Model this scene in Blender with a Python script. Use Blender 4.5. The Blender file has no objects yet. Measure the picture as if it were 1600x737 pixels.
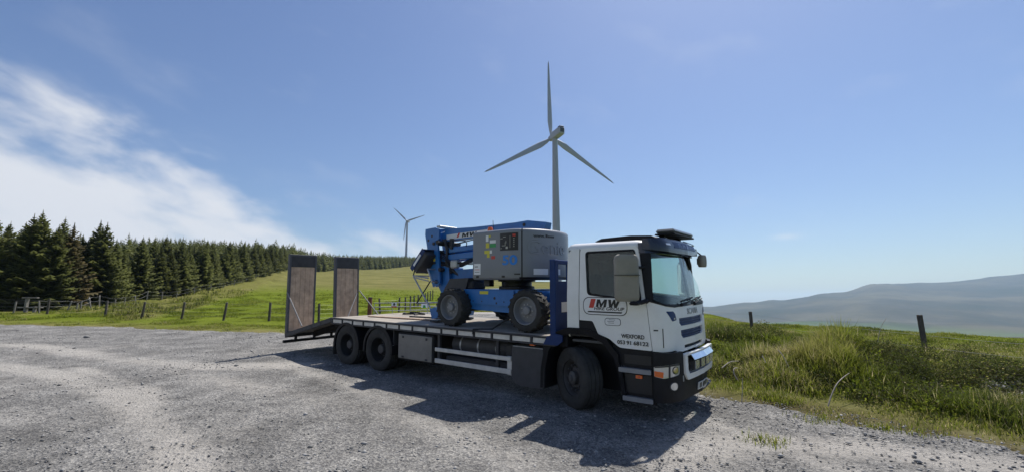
import bpy, bmesh, math, random
import numpy as np
from mathutils import Vector, Matrix, geometry
R = math.radians
rng = np.random.default_rng(7); random.seed(7)
SC = bpy.context.scene
COL = SC.collection

# ------------------------------------------------------------------ camera, sky, sun, exposure
TILT = R(3.0)                       # the yard climbs gently away from the camera
PITCH = R(5.9) + TILT
CAMH = 2.139
FOC = 696.0                         # focal length in pixels of a 1600 px wide picture
cam_data = bpy.data.cameras.new('camera'); cam = bpy.data.objects.new('camera', cam_data); COL.objects.link(cam)
cam_data.sensor_width = 36.0; cam_data.lens = 36.0*FOC/1600.0
cam_data.clip_start = 0.05; cam_data.clip_end = 30000
cam.location = (0, -CAMH*math.sin(TILT), CAMH*math.cos(TILT))
cam.rotation_euler = (math.pi/2 + PITCH, 0, 0)
SC.camera = cam
SC.render.resolution_x = 1024; SC.render.resolution_y = 471

# truck frame (x forward, y to its left, z up, origin on the ground under the front axle) -> world
TR = (Matrix.Rotation(TILT, 4, 'X') @ Matrix.Rotation(-R(127.49-90.0), 4, 'Z') @ Matrix.Translation((-3.903, 8.048, 0)))
sun_dir = (TR.to_3x3() @ Vector((-0.10, 0.66, 1.0))).normalized()      # towards the sun
SUN_EL = math.asin(sun_dir.z); SUN_AZ = math.atan2(sun_dir.x, sun_dir.y)

world = bpy.data.worlds.new('World'); SC.world = world; world.use_nodes = True
def build_world():
    nt = world.node_tree; N = nt.nodes; L = nt.links; N.clear()
    out = N.new('ShaderNodeOutputWorld')
    sky = N.new('ShaderNodeTexSky'); sky.sky_type = 'NISHITA'; sky.sun_disc = False
    sky.sun_elevation = SUN_EL; sky.sun_rotation = SUN_AZ
    sky.altitude = 300; sky.air_density = 1.2; sky.dust_density = 1.0; sky.ozone_density = 6.0
    bg = N.new('ShaderNodeBackground'); bg.inputs['Strength'].default_value = 0.088
    hs = N.new('ShaderNodeHueSaturation'); hs.inputs['Saturation'].default_value = 1.02; hs.inputs['Hue'].default_value = 0.508; L.new(sky.outputs[0], hs.inputs['Color'])
    L.new(hs.outputs[0], bg.inputs['Color'])
    cl = N.new('ShaderNodeBackground'); cl.inputs['Color'].default_value = (0.93, 0.95, 1.0, 1); cl.inputs['Strength'].default_value = 0.72
    tc = N.new('ShaderNodeTexCoord'); sp = N.new('ShaderNodeSeparateXYZ'); L.new(tc.outputs['Generated'], sp.inputs[0])
    def m(op, a, b=None, c=None):
        n = N.new('ShaderNodeMath'); n.operation = op
        for i, v in enumerate((a, b, c)):
            if v is None: continue
            if isinstance(v, (int, float)): n.inputs[i].default_value = v
            else: L.new(v, n.inputs[i])
        return n.outputs[0]
    az = m('ARCTAN2', sp.outputs['X'], sp.outputs['Y'])           # 0 ahead, + right (radians)
    el = m('ARCSINE', sp.outputs['Z'])
    top = m('ADD', m('MULTIPLY', m('MINIMUM', m('MAXIMUM', m('MULTIPLY', az, -1.0), -0.35), 0.80), 0.36), R(2.0))
    d = m('DIVIDE', m('SUBTRACT', top, el), R(5.0))
    cmb = N.new('ShaderNodeCombineXYZ')
    L.new(m('MULTIPLY', az, 5.0), cmb.inputs[0]); L.new(m('ADD', m('MULTIPLY', el, 11.0), m('MULTIPLY', az, 2.0)), cmb.inputs[1])
    def noise(scale, detail, rough, off):
        mp = N.new('ShaderNodeMapping'); L.new(cmb.outputs[0], mp.inputs[0]); mp.inputs['Location'].default_value = off
        n = N.new('ShaderNodeTexNoise'); n.inputs['Scale'].default_value = scale; n.inputs['Detail'].default_value = detail
        n.inputs['Roughness'].default_value = rough; n.inputs['Distortion'].default_value = 0.15
        L.new(mp.outputs[0], n.inputs['Vector']); return n.outputs['Fac']
    n1 = noise(1.1, 8, 0.5, (3.1, 0.4, 0)); n2 = noise(0.9, 6, 0.5, (9.7, 5.2, 1.0))
    raw = m('ADD', m('MULTIPLY', m('MINIMUM', d, 1.4), 0.75), m('MULTIPLY', m('SUBTRACT', n1, 0.5), 5.0))
    mr = N.new('ShaderNodeMapRange'); mr.interpolation_type = 'SMOOTHSTEP'
    mr.inputs['From Min'].default_value = -0.35; mr.inputs['From Max'].default_value = 1.15; L.new(raw, mr.inputs['Value'])
    near = N.new('ShaderNodeMapRange'); near.interpolation_type = 'SMOOTHSTEP'
    near.inputs['From Min'].default_value = -0.75; near.inputs['From Max'].default_value = 0.15; L.new(d, near.inputs['Value'])
    bank = m('MULTIPLY', mr.outputs[0], near.outputs[0])
    w2 = N.new('ShaderNodeMapRange'); w2.interpolation_type = 'SMOOTHSTEP'
    w2.inputs['From Min'].default_value = 0.55; w2.inputs['From Max'].default_value = 0.85; w2.inputs['To Max'].default_value = 0.13; L.new(n2, w2.inputs['Value'])
    puff = m('MULTIPLY', m('EXPONENT', m('MULTIPLY', m('ADD', m('POWER', m('ABSOLUTE', m('DIVIDE', m('SUBTRACT', az, 0.557), 0.022)), 2.0), m('POWER', m('ABSOLUTE', m('DIVIDE', m('SUBTRACT', el, 0.131), 0.006)), 2.0)), -1.0)), m('MULTIPLY', n1, 0.8))
    bank = m('MAXIMUM', bank, puff)
    mask = m('MINIMUM', m('ADD', m('MULTIPLY', bank, 0.93), w2.outputs[0]), 1.0)
    mx = N.new('ShaderNodeMixShader'); L.new(mask, mx.inputs[0]); L.new(bg.outputs[0], mx.inputs[1]); L.new(cl.outputs[0], mx.inputs[2])
    L.new(mx.outputs[0], out.inputs['Surface'])
build_world()

sun_data = bpy.data.lights.new('sun', 'SUN'); sun_data.energy = 5.0; sun_data.angle = R(0.53); sun_data.color = (1.0, 0.95, 0.87)
sun = bpy.data.objects.new('sun', sun_data); COL.objects.link(sun)
sun.rotation_euler = (-sun_dir).to_track_quat('-Z', 'Y').to_euler(); sun.location = (10, 20, 60)
SC.view_settings.view_transform = 'Standard'; SC.view_settings.look = 'None'; SC.view_settings.exposure = 0.26; SC.view_settings.gamma = 1.0
SC.view_settings.use_curve_mapping = False
SC.render.engine = 'CYCLES'
try:
    SC.cycles.use_denoising = True; SC.cycles.denoiser = 'OPENIMAGEDENOISE'
except Exception: pass
SC.cycles.max_bounces = 8; SC.cycles.transparent_max_bounces = 16; SC.cycles.volume_bounces = 1; SC.cycles.caustics_reflective = False; SC.cycles.caustics_refractive = False

# ------------------------------------------------------------------ helpers
def tag(o, label=None, cat=None, group=None, kind=None):
    if label: o['label'] = label
    if cat: o['category'] = cat
    if group: o['group'] = group
    if kind: o['kind'] = kind
    return o
def empty(name, matrix=None, parent=None):
    o = bpy.data.objects.new(name, None); COL.objects.link(o); o.empty_display_size = 0.3
    if matrix is not None: o.matrix_world = matrix
    if parent: o.parent = parent
    return o
def link(name, me, parent=None, mat=None):
    o = bpy.data.objects.new(name, me); COL.objects.link(o)
    if mat is not None and len(me.materials) == 0: me.materials.append(mat)
    if parent: o.parent = parent
    return o
def copy_tree(o, parent=None):
    c = o.copy(); COL.objects.link(c); c.parent = parent
    for ch in [x for x in o.children]: copy_tree(ch, c)
    return c

class MB:
    """collects shapes; build() links them as one mesh object"""
    def __init__(s): s.v = []; s.f = []
    def add(s, vs, fs):
        b = len(s.v); s.v += [tuple(v) for v in vs]; s.f += [tuple(i+b for i in f) for f in fs]; return s
    def box(s, x0, x1, y0, y1, z0, z1, c=0.0, M=None):
        xs, ys, zs = sorted((x0, x1)), sorted((y0, y1)), sorted((z0, z1))
        c = min(c, 0.49*min(xs[1]-xs[0], ys[1]-ys[0], zs[1]-zs[0]))
        if c <= 0:
            vs = [(xs[i], ys[j], zs[k]) for i in (0, 1) for j in (0, 1) for k in (0, 1)]
            fs = [(0, 1, 3, 2), (4, 6, 7, 5), (0, 4, 5, 1), (2, 3, 7, 6), (0, 2, 6, 4), (1, 5, 7, 3)]
        else:
            vs = []; idx = {}
            for i in (0, 1):
                for j in (0, 1):
                    for k in (0, 1):
                        for a in range(3):
                            p = [xs[i] + (c if i == 0 else -c), ys[j] + (c if j == 0 else -c), zs[k] + (c if k == 0 else -c)]
                            p[a] = (xs, ys, zs)[a][(i, j, k)[a]]
                            idx[(i, j, k, a)] = len(vs); vs.append(p)
            fs = []
            I = lambda i, j, k, a: idx[(i, j, k, a)]
            for a in range(3):
                b, d = (a+1) % 3, (a+2) % 3
                for sgn in (0, 1):
                    q = []
                    for (pb, pd) in ((0, 0), (1, 0), (1, 1), (0, 1)):
                        t = [0, 0, 0]; t[a] = sgn; t[b] = pb; t[d] = pd; q.append(I(*t, a))
                    fs.append(q if sgn else q[::-1])
                # edges parallel to axis a
                for pb in (0, 1):
                    for pd in (0, 1):
                        t0 = [0, 0, 0]; t0[b] = pb; t0[d] = pd; t1 = list(t0); t1[a] = 1
                        q = [I(*t0, b), I(*t1, b), I(*t1, d), I(*t0, d)]
                        fs.append(q if (pb ^ pd) else q[::-1])
            for i in (0, 1):
                for j in (0, 1):
                    for k in (0, 1):
                        q = [I(i, j, k, 0), I(i, j, k, 1), I(i, j, k, 2)]
                        fs.append(q if (i+j+k) % 2 else q[::-1])
        if M is not None: vs = [M @ Vector(v) for v in vs]
        return s.add(vs, fs)
    def tube(s, pts, r, n=8, cap=True):
        pts = [Vector(p) for p in pts]; rs = r if isinstance(r, (list, tuple)) else [r]*len(pts)
        vs = []; fs = []; prev = None
        for i, p in enumerate(pts):
            t = (pts[min(i+1, len(pts)-1)] - pts[max(i-1, 0)]).normalized()
            if prev is None:
                a = Vector((0, 0, 1)) if abs(t.z) < 0.9 else Vector((1, 0, 0)); nrm = t.cross(a).normalized()
            else: nrm = (prev - t*prev.dot(t)).normalized()
            prev = nrm; b = t.cross(nrm)
            for k in range(n):
                an = 2*math.pi*k/n; vs.append(p + (nrm*math.cos(an) + b*math.sin(an))*rs[i])
        for i in range(len(pts)-1):
            for k in range(n):
                k2 = (k+1) % n; fs.append((i*n+k, i*n+k2, (i+1)*n+k2, (i+1)*n+k))
        if cap: fs.append(tuple(range(n))[::-1]); fs.append(tuple((len(pts)-1)*n+k for k in range(n)))
        return s.add(vs, fs)
    def prism(s, poly, axis, a0, a1, M=None):
        """extrude a 2D polygon; axis 'y': poly=(x,z); 'x': poly=(y,z); 'z': poly=(x,y)"""
        n = len(poly); vs = []
        for a in (a0, a1):
            for (p, q) in poly: vs.append({'y': (p, a, q), 'x': (a, p, q), 'z': (p, q, a)}[axis])
        fs = [tuple(range(n)), tuple(range(2*n-1, n-1, -1))] + [(i, n+i, n+(i+1) % n, (i+1) % n) for i in range(n)]
        if M is not None: vs = [M @ Vector(v) for v in vs]
        return s.add(vs, fs)
    def lathe(s, prof, c=(0, 0, 0), axis='y', n=40, a0=0.0, a1=2*math.pi, close=False):
        """prof: (radius, offset along axis)"""
        full = abs(a1-a0-2*math.pi) < 1e-6; m = n if full else n+1; vs = []; k = len(prof)
        for i in range(m):
            t = a0+(a1-a0)*i/n; ct, st = math.cos(t), math.sin(t)
            for (r, h) in prof:
                p = {'y': (r*ct, h, r*st), 'x': (h, r*ct, r*st), 'z': (r*ct, r*st, h)}[axis]
                vs.append((p[0]+c[0], p[1]+c[1], p[2]+c[2]))
        fs = []; kk = k if close else k-1
        for i in range(n):
            i2 = (i+1) % m
            for j in range(kk):
                j2 = (j+1) % k; fs.append((i*k+j, i*k+j2, i2*k+j2, i2*k+j))
        return s.add(vs, fs)
    def mesh(s, name, smooth=None):
        me = bpy.data.meshes.new(name); me.from_pydata(s.v, [], s.f)
        bm = bmesh.new(); bm.from_mesh(me); bmesh.ops.recalc_face_normals(bm, faces=bm.faces); bm.to_mesh(me); bm.free()
        if smooth is not None:
            me.polygons.foreach_set('use_smooth', [True]*len(me.polygons)); me.set_sharp_from_angle(angle=R(smooth))
        me.update(); return me
    def build(s, name, mat, parent=None, smooth=35):
        return link(name, s.mesh(name, smooth), parent, mat)

def np_mesh(name, V, F, smooth=False, attrs=None):
    V = np.asarray(V, np.float32); F = np.asarray(F, np.int32)
    me = bpy.data.meshes.new(name); n, k = F.shape
    me.vertices.add(len(V)); me.vertices.foreach_set('co', V.ravel())
    me.loops.add(n*k); me.loops.foreach_set('vertex_index', F.ravel())
    me.polygons.add(n); me.polygons.foreach_set('loop_start', np.arange(0, n*k, k, dtype=np.int32))
    me.update(calc_edges=True)
    if smooth: me.polygons.foreach_set('use_smooth', np.ones(n, bool))
    for an, (typ, dat) in (attrs or {}).items():
        a = me.attributes.new(an, typ, 'POINT')
        a.data.foreach_set('color' if typ == 'FLOAT_COLOR' else 'value', np.asarray(dat, np.float32).ravel())
    me.validate(); return me

# ---- materials
MATS = {}
def mat(name, col, rough=0.5, metal=0.0, var=0.0, vscale=6.0, bump=0.0, bscale=60.0, dust=0.0, dustcol=(0.30, 0.28, 0.25), coat=0.0, spec=0.5, coord='Object'):
    if name in MATS: return MATS[name]
    m = bpy.data.materials.new(name); m.use_nodes = True; nt = m.node_tree; N = nt.nodes; L = nt.links
    b = N['Principled BSDF']; b.inputs['Roughness'].default_value = rough; b.inputs['Metallic'].default_value = metal
    b.inputs['Base Color'].default_value = (*col, 1); b.inputs['Coat Weight'].default_value = coat; b.inputs['Specular IOR Level'].default_value = spec
    tc = N.new('ShaderNodeTexCoord')
    cs = None
    if var > 0:
        n = N.new('ShaderNodeTexNoise'); n.inputs['Scale'].default_value = vscale; n.inputs['Detail'].default_value = 8; n.inputs['Roughness'].default_value = 0.65
        L.new(tc.outputs[coord], n.inputs['Vector'])
        r = N.new('ShaderNodeValToRGB'); r.color_ramp.elements[0].position = 0.3; r.color_ramp.elements[1].position = 0.7
        r.color_ramp.elements[0].color = (*[c*(1-var) for c in col], 1); r.color_ramp.elements[1].color = (*[min(1, c*(1+var)) for c in col], 1)
        L.new(n.outputs['Fac'], r.inputs[0]); cs = r.outputs[0]
    if dust > 0:
        n = N.new('ShaderNodeTexNoise'); n.inputs['Scale'].default_value = 3.1; n.inputs['Detail'].default_value = 10; n.inputs['Roughness'].default_value = 0.7
        L.new(tc.outputs[coord], n.inputs['Vector'])
        mr = N.new('ShaderNodeMapRange'); mr.inputs['From Min'].default_value = 0.35; mr.inputs['From Max'].default_value = 0.75; mr.inputs['To Max'].default_value = dust
        L.new(n.outputs['Fac'], mr.inputs['Value'])
        mx = N.new('ShaderNodeMix'); mx.data_type = 'RGBA'; L.new(mr.outputs[0], mx.inputs['Factor'])
        if cs is not None: L.new(cs, mx.inputs['A'])
        else: mx.inputs['A'].default_value = (*col, 1)
        mx.inputs['B'].default_value = (*dustcol, 1); cs = mx.outputs['Result']
        ra = N.new('ShaderNodeMapRange'); ra.inputs['From Min'].default_value = 0; ra.inputs['From Max'].default_value = 1
        ra.inputs['To Min'].default_value = rough; ra.inputs['To Max'].default_value = min(1, rough+0.5); L.new(mr.outputs[0], ra.inputs['Value']); L.new(ra.outputs[0], b.inputs['Roughness'])
    if cs is not None: L.new(cs, b.inputs['Base Color'])
    if bump > 0:
        n = N.new('ShaderNodeTexNoise'); n.inputs['Scale'].default_value = bscale; n.inputs['Detail'].default_value = 6; L.new(tc.outputs[coord], n.inputs['Vector'])
        bp = N.new('ShaderNodeBump'); bp.inputs['Strength'].default_value = bump; bp.inputs['Distance'].default_value = 0.01; L.new(n.outputs['Fac'], bp.inputs['Height']); L.new(bp.outputs[0], b.inputs['Normal'])
    MATS[name] = m; return m
def glass(name, tint, refl=1.0):
    m = bpy.data.materials.new(name); m.use_nodes = True; nt = m.node_tree; N = nt.nodes; L = nt.links; N.clear()
    out = N.new('ShaderNodeOutputMaterial'); t = N.new('ShaderNodeBsdfTransparent'); t.inputs[0].default_value = (*tint, 1)
    g = N.new('ShaderNodeBsdfGlossy'); g.inputs['Roughness'].default_value = 0.02; g.inputs['Color'].default_value = (refl, refl, refl, 1)
    fr = N.new('ShaderNodeFresnel'); ge = N.new('ShaderNodeNewGeometry'); io = N.new('ShaderNodeMapRange'); io.inputs['To Min'].default_value = 1.45; io.inputs['To Max'].default_value = 1/1.45; L.new(ge.outputs['Backfacing'], io.inputs['Value']); L.new(io.outputs[0], fr.inputs['IOR'])
    mx = N.new('ShaderNodeMixShader'); L.new(fr.outputs[0], mx.inputs[0]); L.new(t.outputs[0], mx.inputs[1]); L.new(g.outputs[0], mx.inputs[2]); L.new(mx.outputs[0], out.inputs[0])
    MATS[name] = m; return m

M_white = mat('white_paint', (0.84, 0.84, 0.83), 0.28, var=0.03, vscale=1.5, dust=0.22, dustcol=(0.45, 0.43, 0.40), coat=0.4)
M_black = mat('black_plastic', (0.010, 0.010, 0.013), 0.5, var=0.2, dust=0.25, dustcol=(0.04, 0.039, 0.038), bump=0.1, bscale=200, spec=0.22)
M_chassis = mat('chassis_paint', (0.016, 0.016, 0.018), 0.6, var=0.3, dust=0.35, dustcol=(0.05, 0.047, 0.044), spec=0.2)
M_rubber = mat('tyre_rubber', (0.018, 0.018, 0.018), 0.85, var=0.25, vscale=9, dust=0.45, dustcol=(0.11, 0.105, 0.095), bump=0.25, bscale=80)
M_rim = mat('wheel_steel', (0.085, 0.085, 0.09), 0.55, 0.3, var=0.25, dust=0.5, dustcol=(0.09, 0.08, 0.07))
M_rimgrey = mat('grey_wheel_paint', (0.20, 0.21, 0.23), 0.45, var=0.1, dust=0.35, dustcol=(0.25, 0.22, 0.19))
M_navy = mat('navy_paint', (0.004, 0.028, 0.125), 0.4, var=0.15, dust=0.08, dustcol=(0.06, 0.08, 0.12), coat=0.05, spec=0.25)
M_visor = mat('dark_visor', (0.010, 0.014, 0.032), 0.25, var=0.1, coat=0.3)
M_blue = mat('machine_blue', (0.010, 0.150, 0.46), 0.38, var=0.12, dust=0.3, dustcol=(0.10, 0.14, 0.22), coat=0.2)
M_grey = mat('machine_grey', (0.20, 0.215, 0.24), 0.42, var=0.05, vscale=2, dust=0.25, dustcol=(0.26, 0.25, 0.24), coat=0.2)
M_alu = mat('aluminium', (0.62, 0.61, 0.58), 0.5, 0.35, var=0.12, dust=0.5, dustcol=(0.36, 0.34, 0.31))
M_step = mat('grey_step', (0.25, 0.26, 0.28), 0.5, 0.3, var=0.15, dust=0.3)
M_chrome = mat('chrome', (0.85, 0.86, 0.88), 0.08, 1.0)
M_box = mat('steel_box', (0.20, 0.19, 0.175), 0.55, 0.15, var=0.25, vscale=2.0, dust=0.4, dustcol=(0.26, 0.24, 0.21))
M_tank = mat('tank_grey', (0.055, 0.055, 0.06), 0.5, 0.0, var=0.2, dust=0.4, dustcol=(0.09, 0.087, 0.085), spec=0.3)
M_wood = mat('ramp_timber', (0.47, 0.335, 0.235), 0.8, var=0.35, vscale=4, bump=0.35, bscale=40, dust=0.3, dustcol=(0.37, 0.31, 0.25))
M_plank = mat('deck_timber', (0.30, 0.265, 0.22), 0.8, var=0.3, vscale=3, bump=0.3, bscale=50, dust=0.4, dustcol=(0.40, 0.37, 0.33))
M_steel = mat('galvanised', (0.42, 0.43, 0.44), 0.42, 0.6, var=0.15, dust=0.2)
M_dsteel = mat('dark_steel', (0.045, 0.045, 0.05), 0.55, 0.2, var=0.25, dust=0.35, dustcol=(0.11, 0.105, 0.10), spec=0.3)
M_orange = mat('orange_lens', (0.75, 0.14, 0.02), 0.2, coat=0.5)
M_red = mat('red_print', (0.55, 0.045, 0.03), 0.4)
M_ink = mat('black_print', (0.012, 0.012, 0.015), 0.45)
M_label = mat('white_label', (0.78, 0.78, 0.78), 0.45, var=0.04)
M_yellow = mat('yellow_label', (0.62, 0.55, 0.05), 0.45, var=0.06)
M_green = mat('green_label', (0.03, 0.30, 0.08), 0.45)
M_lblue = mat('blue_print', (0.02, 0.20, 0.62), 0.4)
M_lens = mat('clear_lens', (0.62, 0.63, 0.62), 0.12, 0.5, coat=0.8)
M_seat = mat('seat_cloth', (0.035, 0.035, 0.04), 0.9, var=0.2)
M_dash = mat('dash_plastic', (0.06, 0.062, 0.066), 0.6, var=0.1)
M_mirror = mat('mirror_shell', (0.27, 0.25, 0.21), 0.5, var=0.15, vscale=3, dust=0.4, dustcol=(0.26, 0.24, 0.20))
M_strap = mat('black_strap', (0.015, 0.015, 0.016), 0.8, var=0.2)
M_rope = mat('dark_rubber_mat', (0.02, 0.02, 0.022), 0.7, var=0.2)
G_wind = glass('windscreen_glass', (0.84, 0.92, 0.89), 0.9)
G_side = glass('tinted_window_glass', (0.72, 0.81, 0.80), 1.0)
M_turb = mat('turbine_paint', (0.37, 0.385, 0.43), 0.5, var=0.03, vscale=0.05)
M_turbd = mat('nacelle_vent', (0.05, 0.05, 0.055), 0.6)
M_post = mat('weathered_post', (0.075, 0.062, 0.05), 0.9, var=0.4, vscale=5, bump=0.4, bscale=30, dust=0.3, dustcol=(0.17, 0.155, 0.13))
M_postg = mat('grey_post', (0.20, 0.185, 0.16), 0.9, var=0.3, vscale=5, bump=0.4, bscale=30)
M_wire = mat('fence_wire', (0.22, 0.22, 0.22), 0.5, 0.5)
M_rust = mat('rusty_post', (0.16, 0.055, 0.035), 0.8, var=0.3, bump=0.3)
M_bark = mat('spruce_bark', (0.085, 0.06, 0.045), 0.95, var=0.35, bump=0.4, bscale=20)
M_stick = mat('dead_stem', (0.40, 0.35, 0.30), 0.9, var=0.25, vscale=9)

def text_mesh(s, size, bold=0.0, shear=0.0, depth=0.003):
    """flat lettering in the XY plane, centred, as a mesh"""
    c = bpy.data.curves.new('t', 'FONT'); c.body = s; c.size = size; c.shear = shear; c.offset = bold; c.extrude = depth/2
    c.align_x = 'CENTER'; c.align_y = 'CENTER'; c.resolution_u = 3
    o = bpy.data.objects.new('t', c); COL.objects.link(o)
    dg = bpy.context.evaluated_depsgraph_get(); me = bpy.data.meshes.new_from_object(o.evaluated_get(dg))
    bpy.data.objects.remove(o); bpy.data.curves.remove(c); return me
def text_part(name, s, size, parent, m, fn, bold=0.0, shear=0.0, width=None, depth=0.003):
    """lettering mapped by fn(x, y, h) -> point; width squeezes it to that width"""
    me = text_mesh(s, size, bold, shear, depth)
    xs = [v.co.x for v in me.vertices]; w = max(xs)-min(xs); c = (max(xs)+min(xs))/2
    k = (width/w) if width else 1.0
    for v in me.vertices: v.co = fn((v.co.x-c)*k, v.co.y, v.co.z)
    me.materials.clear(); me.name = name
    return link(name, me, parent, m)

# ------------------------------------------------------------------ the lie of the land
CZ = cam.location.z; CY = cam.location.y; TT = math.tan(TILT)
def ray(x, y):
    a = (x-800)/FOC; b = (368.5-y)/FOC; cp, sp = math.cos(PITCH), math.sin(PITCH)
    return (a, cp - b*sp, sp + b*cp)
def at(x, y, v):
    """world point on the sight line of photo pixel (x, y), v metres ahead"""
    d = ray(x, y); t = (v-CY)/d[1]; return (d[0]*t, v, CZ+d[2]*t)
def on_plane(x, y):
    d = ray(x, y); t = (TT*CY-CZ)/(d[2]-TT*d[1]); return (d[0]*t, CY+d[1]*t)
# columns of ground heights: bearing (as a photo column), distance to which the yard's plane runs on, then (distance ahead, photo row)
COLS = [
 (-250, 75, [(200, 446), (600, 440), (1500, 446), (4500, 470)]),
 (0,   70, [(120, 450), (300, 440), (900, 436), (2000, 446), (4500, 470)]),
 (120, 36, [(45, 473), (70, 452), (110, 430), (200, 420), (500, 420), (900, 424), (2000, 440), (4500, 470)]),
 (250, 34, [(50, 467), (70, 445), (100, 422), (150, 410), (250, 406), (500, 410), (900, 420), (2000, 440), (4500, 470)]),
 (330, 30, [(50, 464), (67, 451), (90, 432), (130, 416), (200, 408), (350, 405), (800, 415), (2000, 440), (4500, 470)]),
 (410, 28, [(45, 466), (70, 448), (103, 430), (150, 414), (250, 406), (400, 404), (800, 414), (2000, 440), (4500, 470)]),
 (500, 30, [(60, 456), (100, 442), (200, 424), (350, 417), (760, 413), (1000, 416), (2000, 440), (4500, 470)]),
 (640, 35, [(60, 460), (100, 446), (200, 427), (350, 418), (760, 411), (1000, 416), (2000, 440), (4500, 470)]),
 (860, 40, [(100, 452), (205, 440), (500, 445), (1500, 460), (4500, 474)]),
 (1000, 36, [(60, 478), (120, 486), (400, 500), (1500, 495), (3200, 484), (4500, 486)]),
 (1106, 29, [(40, 492), (70, 512), (150, 535), (400, 550), (1500, 515), (2300, 497), (3200, 478.5), (4500, 492)]),
 (1171, 24, [(33, 508), (60, 530), (150, 560), (400, 565), (1450, 518), (2200, 496), (3200, 471), (4500, 485)]),
 (1212, 22.8, [(32, 512), (60, 535), (150, 565), (400, 570), (1450, 518), (2200, 495), (3200, 465), (4500, 480)]),
 (1316, 20.8, [(30, 522), (60, 550), (150, 570), (400, 575), (1400, 518), (1800, 503), (3200, 451), (4500, 470)]),
 (1371, 20.0, [(29, 527), (60, 555), (150, 575), (400, 580), (1400, 518), (1800, 502), (2600, 460), (3200, 438), (4500, 455)]),
 (1468, 18.9, [(28, 532), (60, 560), (150, 580), (400, 585), (1400, 519), (1800, 503), (2600, 461), (3200, 438.5), (4500, 455)]),
 (1600, 17.6, [(26, 538), (60, 570), (150, 590), (400, 595), (1400, 520), (1800, 504), (2600, 452), (3200, 427), (4500, 445)]),
 (1950, 15.0, [(24, 545), (60, 575), (150, 600), (400, 605), (1400, 520), (1800, 504), (2600, 448), (3200, 420), (4500, 440)]),
]
_lr = np.linspace(0, math.log(9001), 420); RGRID = np.exp(_lr)-1.0
_th = []; _prof = []
for (cx, v0, pts) in COLS:
    a0 = (cx-800)/FOC; th = math.atan2(a0, math.cos(PITCH)+math.tan(PITCH)*math.sin(PITCH)); ct = math.cos(th)
    rr = [0.0]; zz = [0.0]
    for q in np.linspace(0.15, 1, 12): rr.append(v0*q/ct); zz.append(TT*v0*q)
    for (v, y) in pts: rr.append(v/ct); zz.append(at(cx, y, v)[2])
    rr.append(9500); zz.append(zz[-1]-60)
    z = np.interp(RGRID, rr, zz)
    k = np.array([1, 2, 3, 2, 1.])/9; zs = np.convolve(np.pad(z, 2, 'edge'), k, 'valid')
    w = np.clip((RGRID-12)/20, 0, 1); z = z*(1-w)+zs*w
    _th.append(th); _prof.append(z)
for th in (R(75), R(110), R(180), R(250), R(285)):       # behind the camera: the slope eases out and stays low
    v = np.minimum(RGRID, 60+0.05*RGRID)*math.cos(th)
    z = TT*v - 6*np.clip((RGRID-40)/300, 0, 1) - (25*np.clip((RGRID-100)/1500, 0, 1))
    _th.append(th if th < math.pi else th-2*math.pi); _prof.append(z)
_o = np.argsort(_th); _th = np.array(_th)[_o]; _prof = np.array(_prof)[_o]
_th = np.concatenate([[_th[-1]-2*math.pi], _th, [_th[0]+2*math.pi]]); _prof = np.concatenate([_prof[-1:], _prof, _prof[:1]])
def base_h(x, y):
    x = np.asarray(x, float); y = np.asarray(y, float)
    th = np.arctan2(x, y); rho = np.hypot(x, y)
    i = np.clip(np.searchsorted(_th, th)-1, 0, len(_th)-2); f = (th-_th[i])/(_th[i+1]-_th[i]); f = f*f*(3-2*f)
    q = np.log(np.minimum(rho, 8990)+1)/_lr[1]; j = np.clip(q.astype(int), 0, len(RGRID)-2); g = (rho-RGRID[j])/(RGRID[j+1]-RGRID[j])
    a = _prof[i, j]*(1-g)+_prof[i, j+1]*g; b = _prof[i+1, j]*(1-g)+_prof[i+1, j+1]*g
    return a*(1-f)+b*f
# value noise
_lat = rng.random((256, 256))
def vnoise(x, y, s, o=0):
    x = np.asarray(x)/s+o*17.3; y = np.asarray(y)/s+o*9.1; i = np.floor(x).astype(int); j = np.floor(y).astype(int); f = x-i; g = y-j
    f = f*f*(3-2*f); g = g*g*(3-2*g); L = lambda a, b: _lat[a & 255, b & 255]
    return (L(i, j)*(1-f)+L(i+1, j)*f)*(1-g)+(L(i, j+1)*(1-f)+L(i+1, j+1)*f)*g
def fbm(x, y, s, n=4, o=0):
    t = 0; a = 0.5
    for k in range(n): t = t+a*vnoise(x, y, s/2**k, o+k); a *= 0.5
    return t/(1-0.5**n)
def sstep(a, b, x): t = np.clip((x-a)/(b-a), 0, 1); return t*t*(3-2*t)
# outline of the gravel yard on the ground
YARD = [on_plane(*q) for q in ((-420, 497), (-150, 501), (0, 505), (150, 508), (300, 513), (450, 518), (540, 513), (600, 498), (650, 486), (780, 486), (900, 503), (1000, 565), (1105, 614), (1150, 624), (1220, 630), (1300, 641), (1370, 655), (1450, 672), (1520, 683), (1600, 697), (1750, 735))]
YARD = [(-60, YARD[0][1]-6)] + YARD + [(9.5, 3.0), (14, -2), (16, -30), (-60, -30)]
YP = np.array(YARD)
def yard_sd(x, y):
    """signed distance to the yard outline, negative on the gravel"""
    x = np.asarray(x, float); y = np.asarray(y, float); d = np.full(x.shape, 1e9); ins = np.zeros(x.shape, bool)
    for k in range(len(YP)):
        ax, ay = YP[k]; bx, by = YP[(k+1) % len(YP)]; ex, ey = bx-ax, by-ay
        t = np.clip(((x-ax)*ex+(y-ay)*ey)/(ex*ex+ey*ey), 0, 1)
        d = np.minimum(d, np.hypot(x-ax-t*ex, y-ay-t*ey))
        c = (ay > y) != (by > y); xi = np.where(c, (bx-ax)*(y-ay)/np.where(by-ay == 0, 1e-9, by-ay)+ax, 0)
        ins ^= c & (x < xi)
    return np.where(ins, -d, d)
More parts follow.
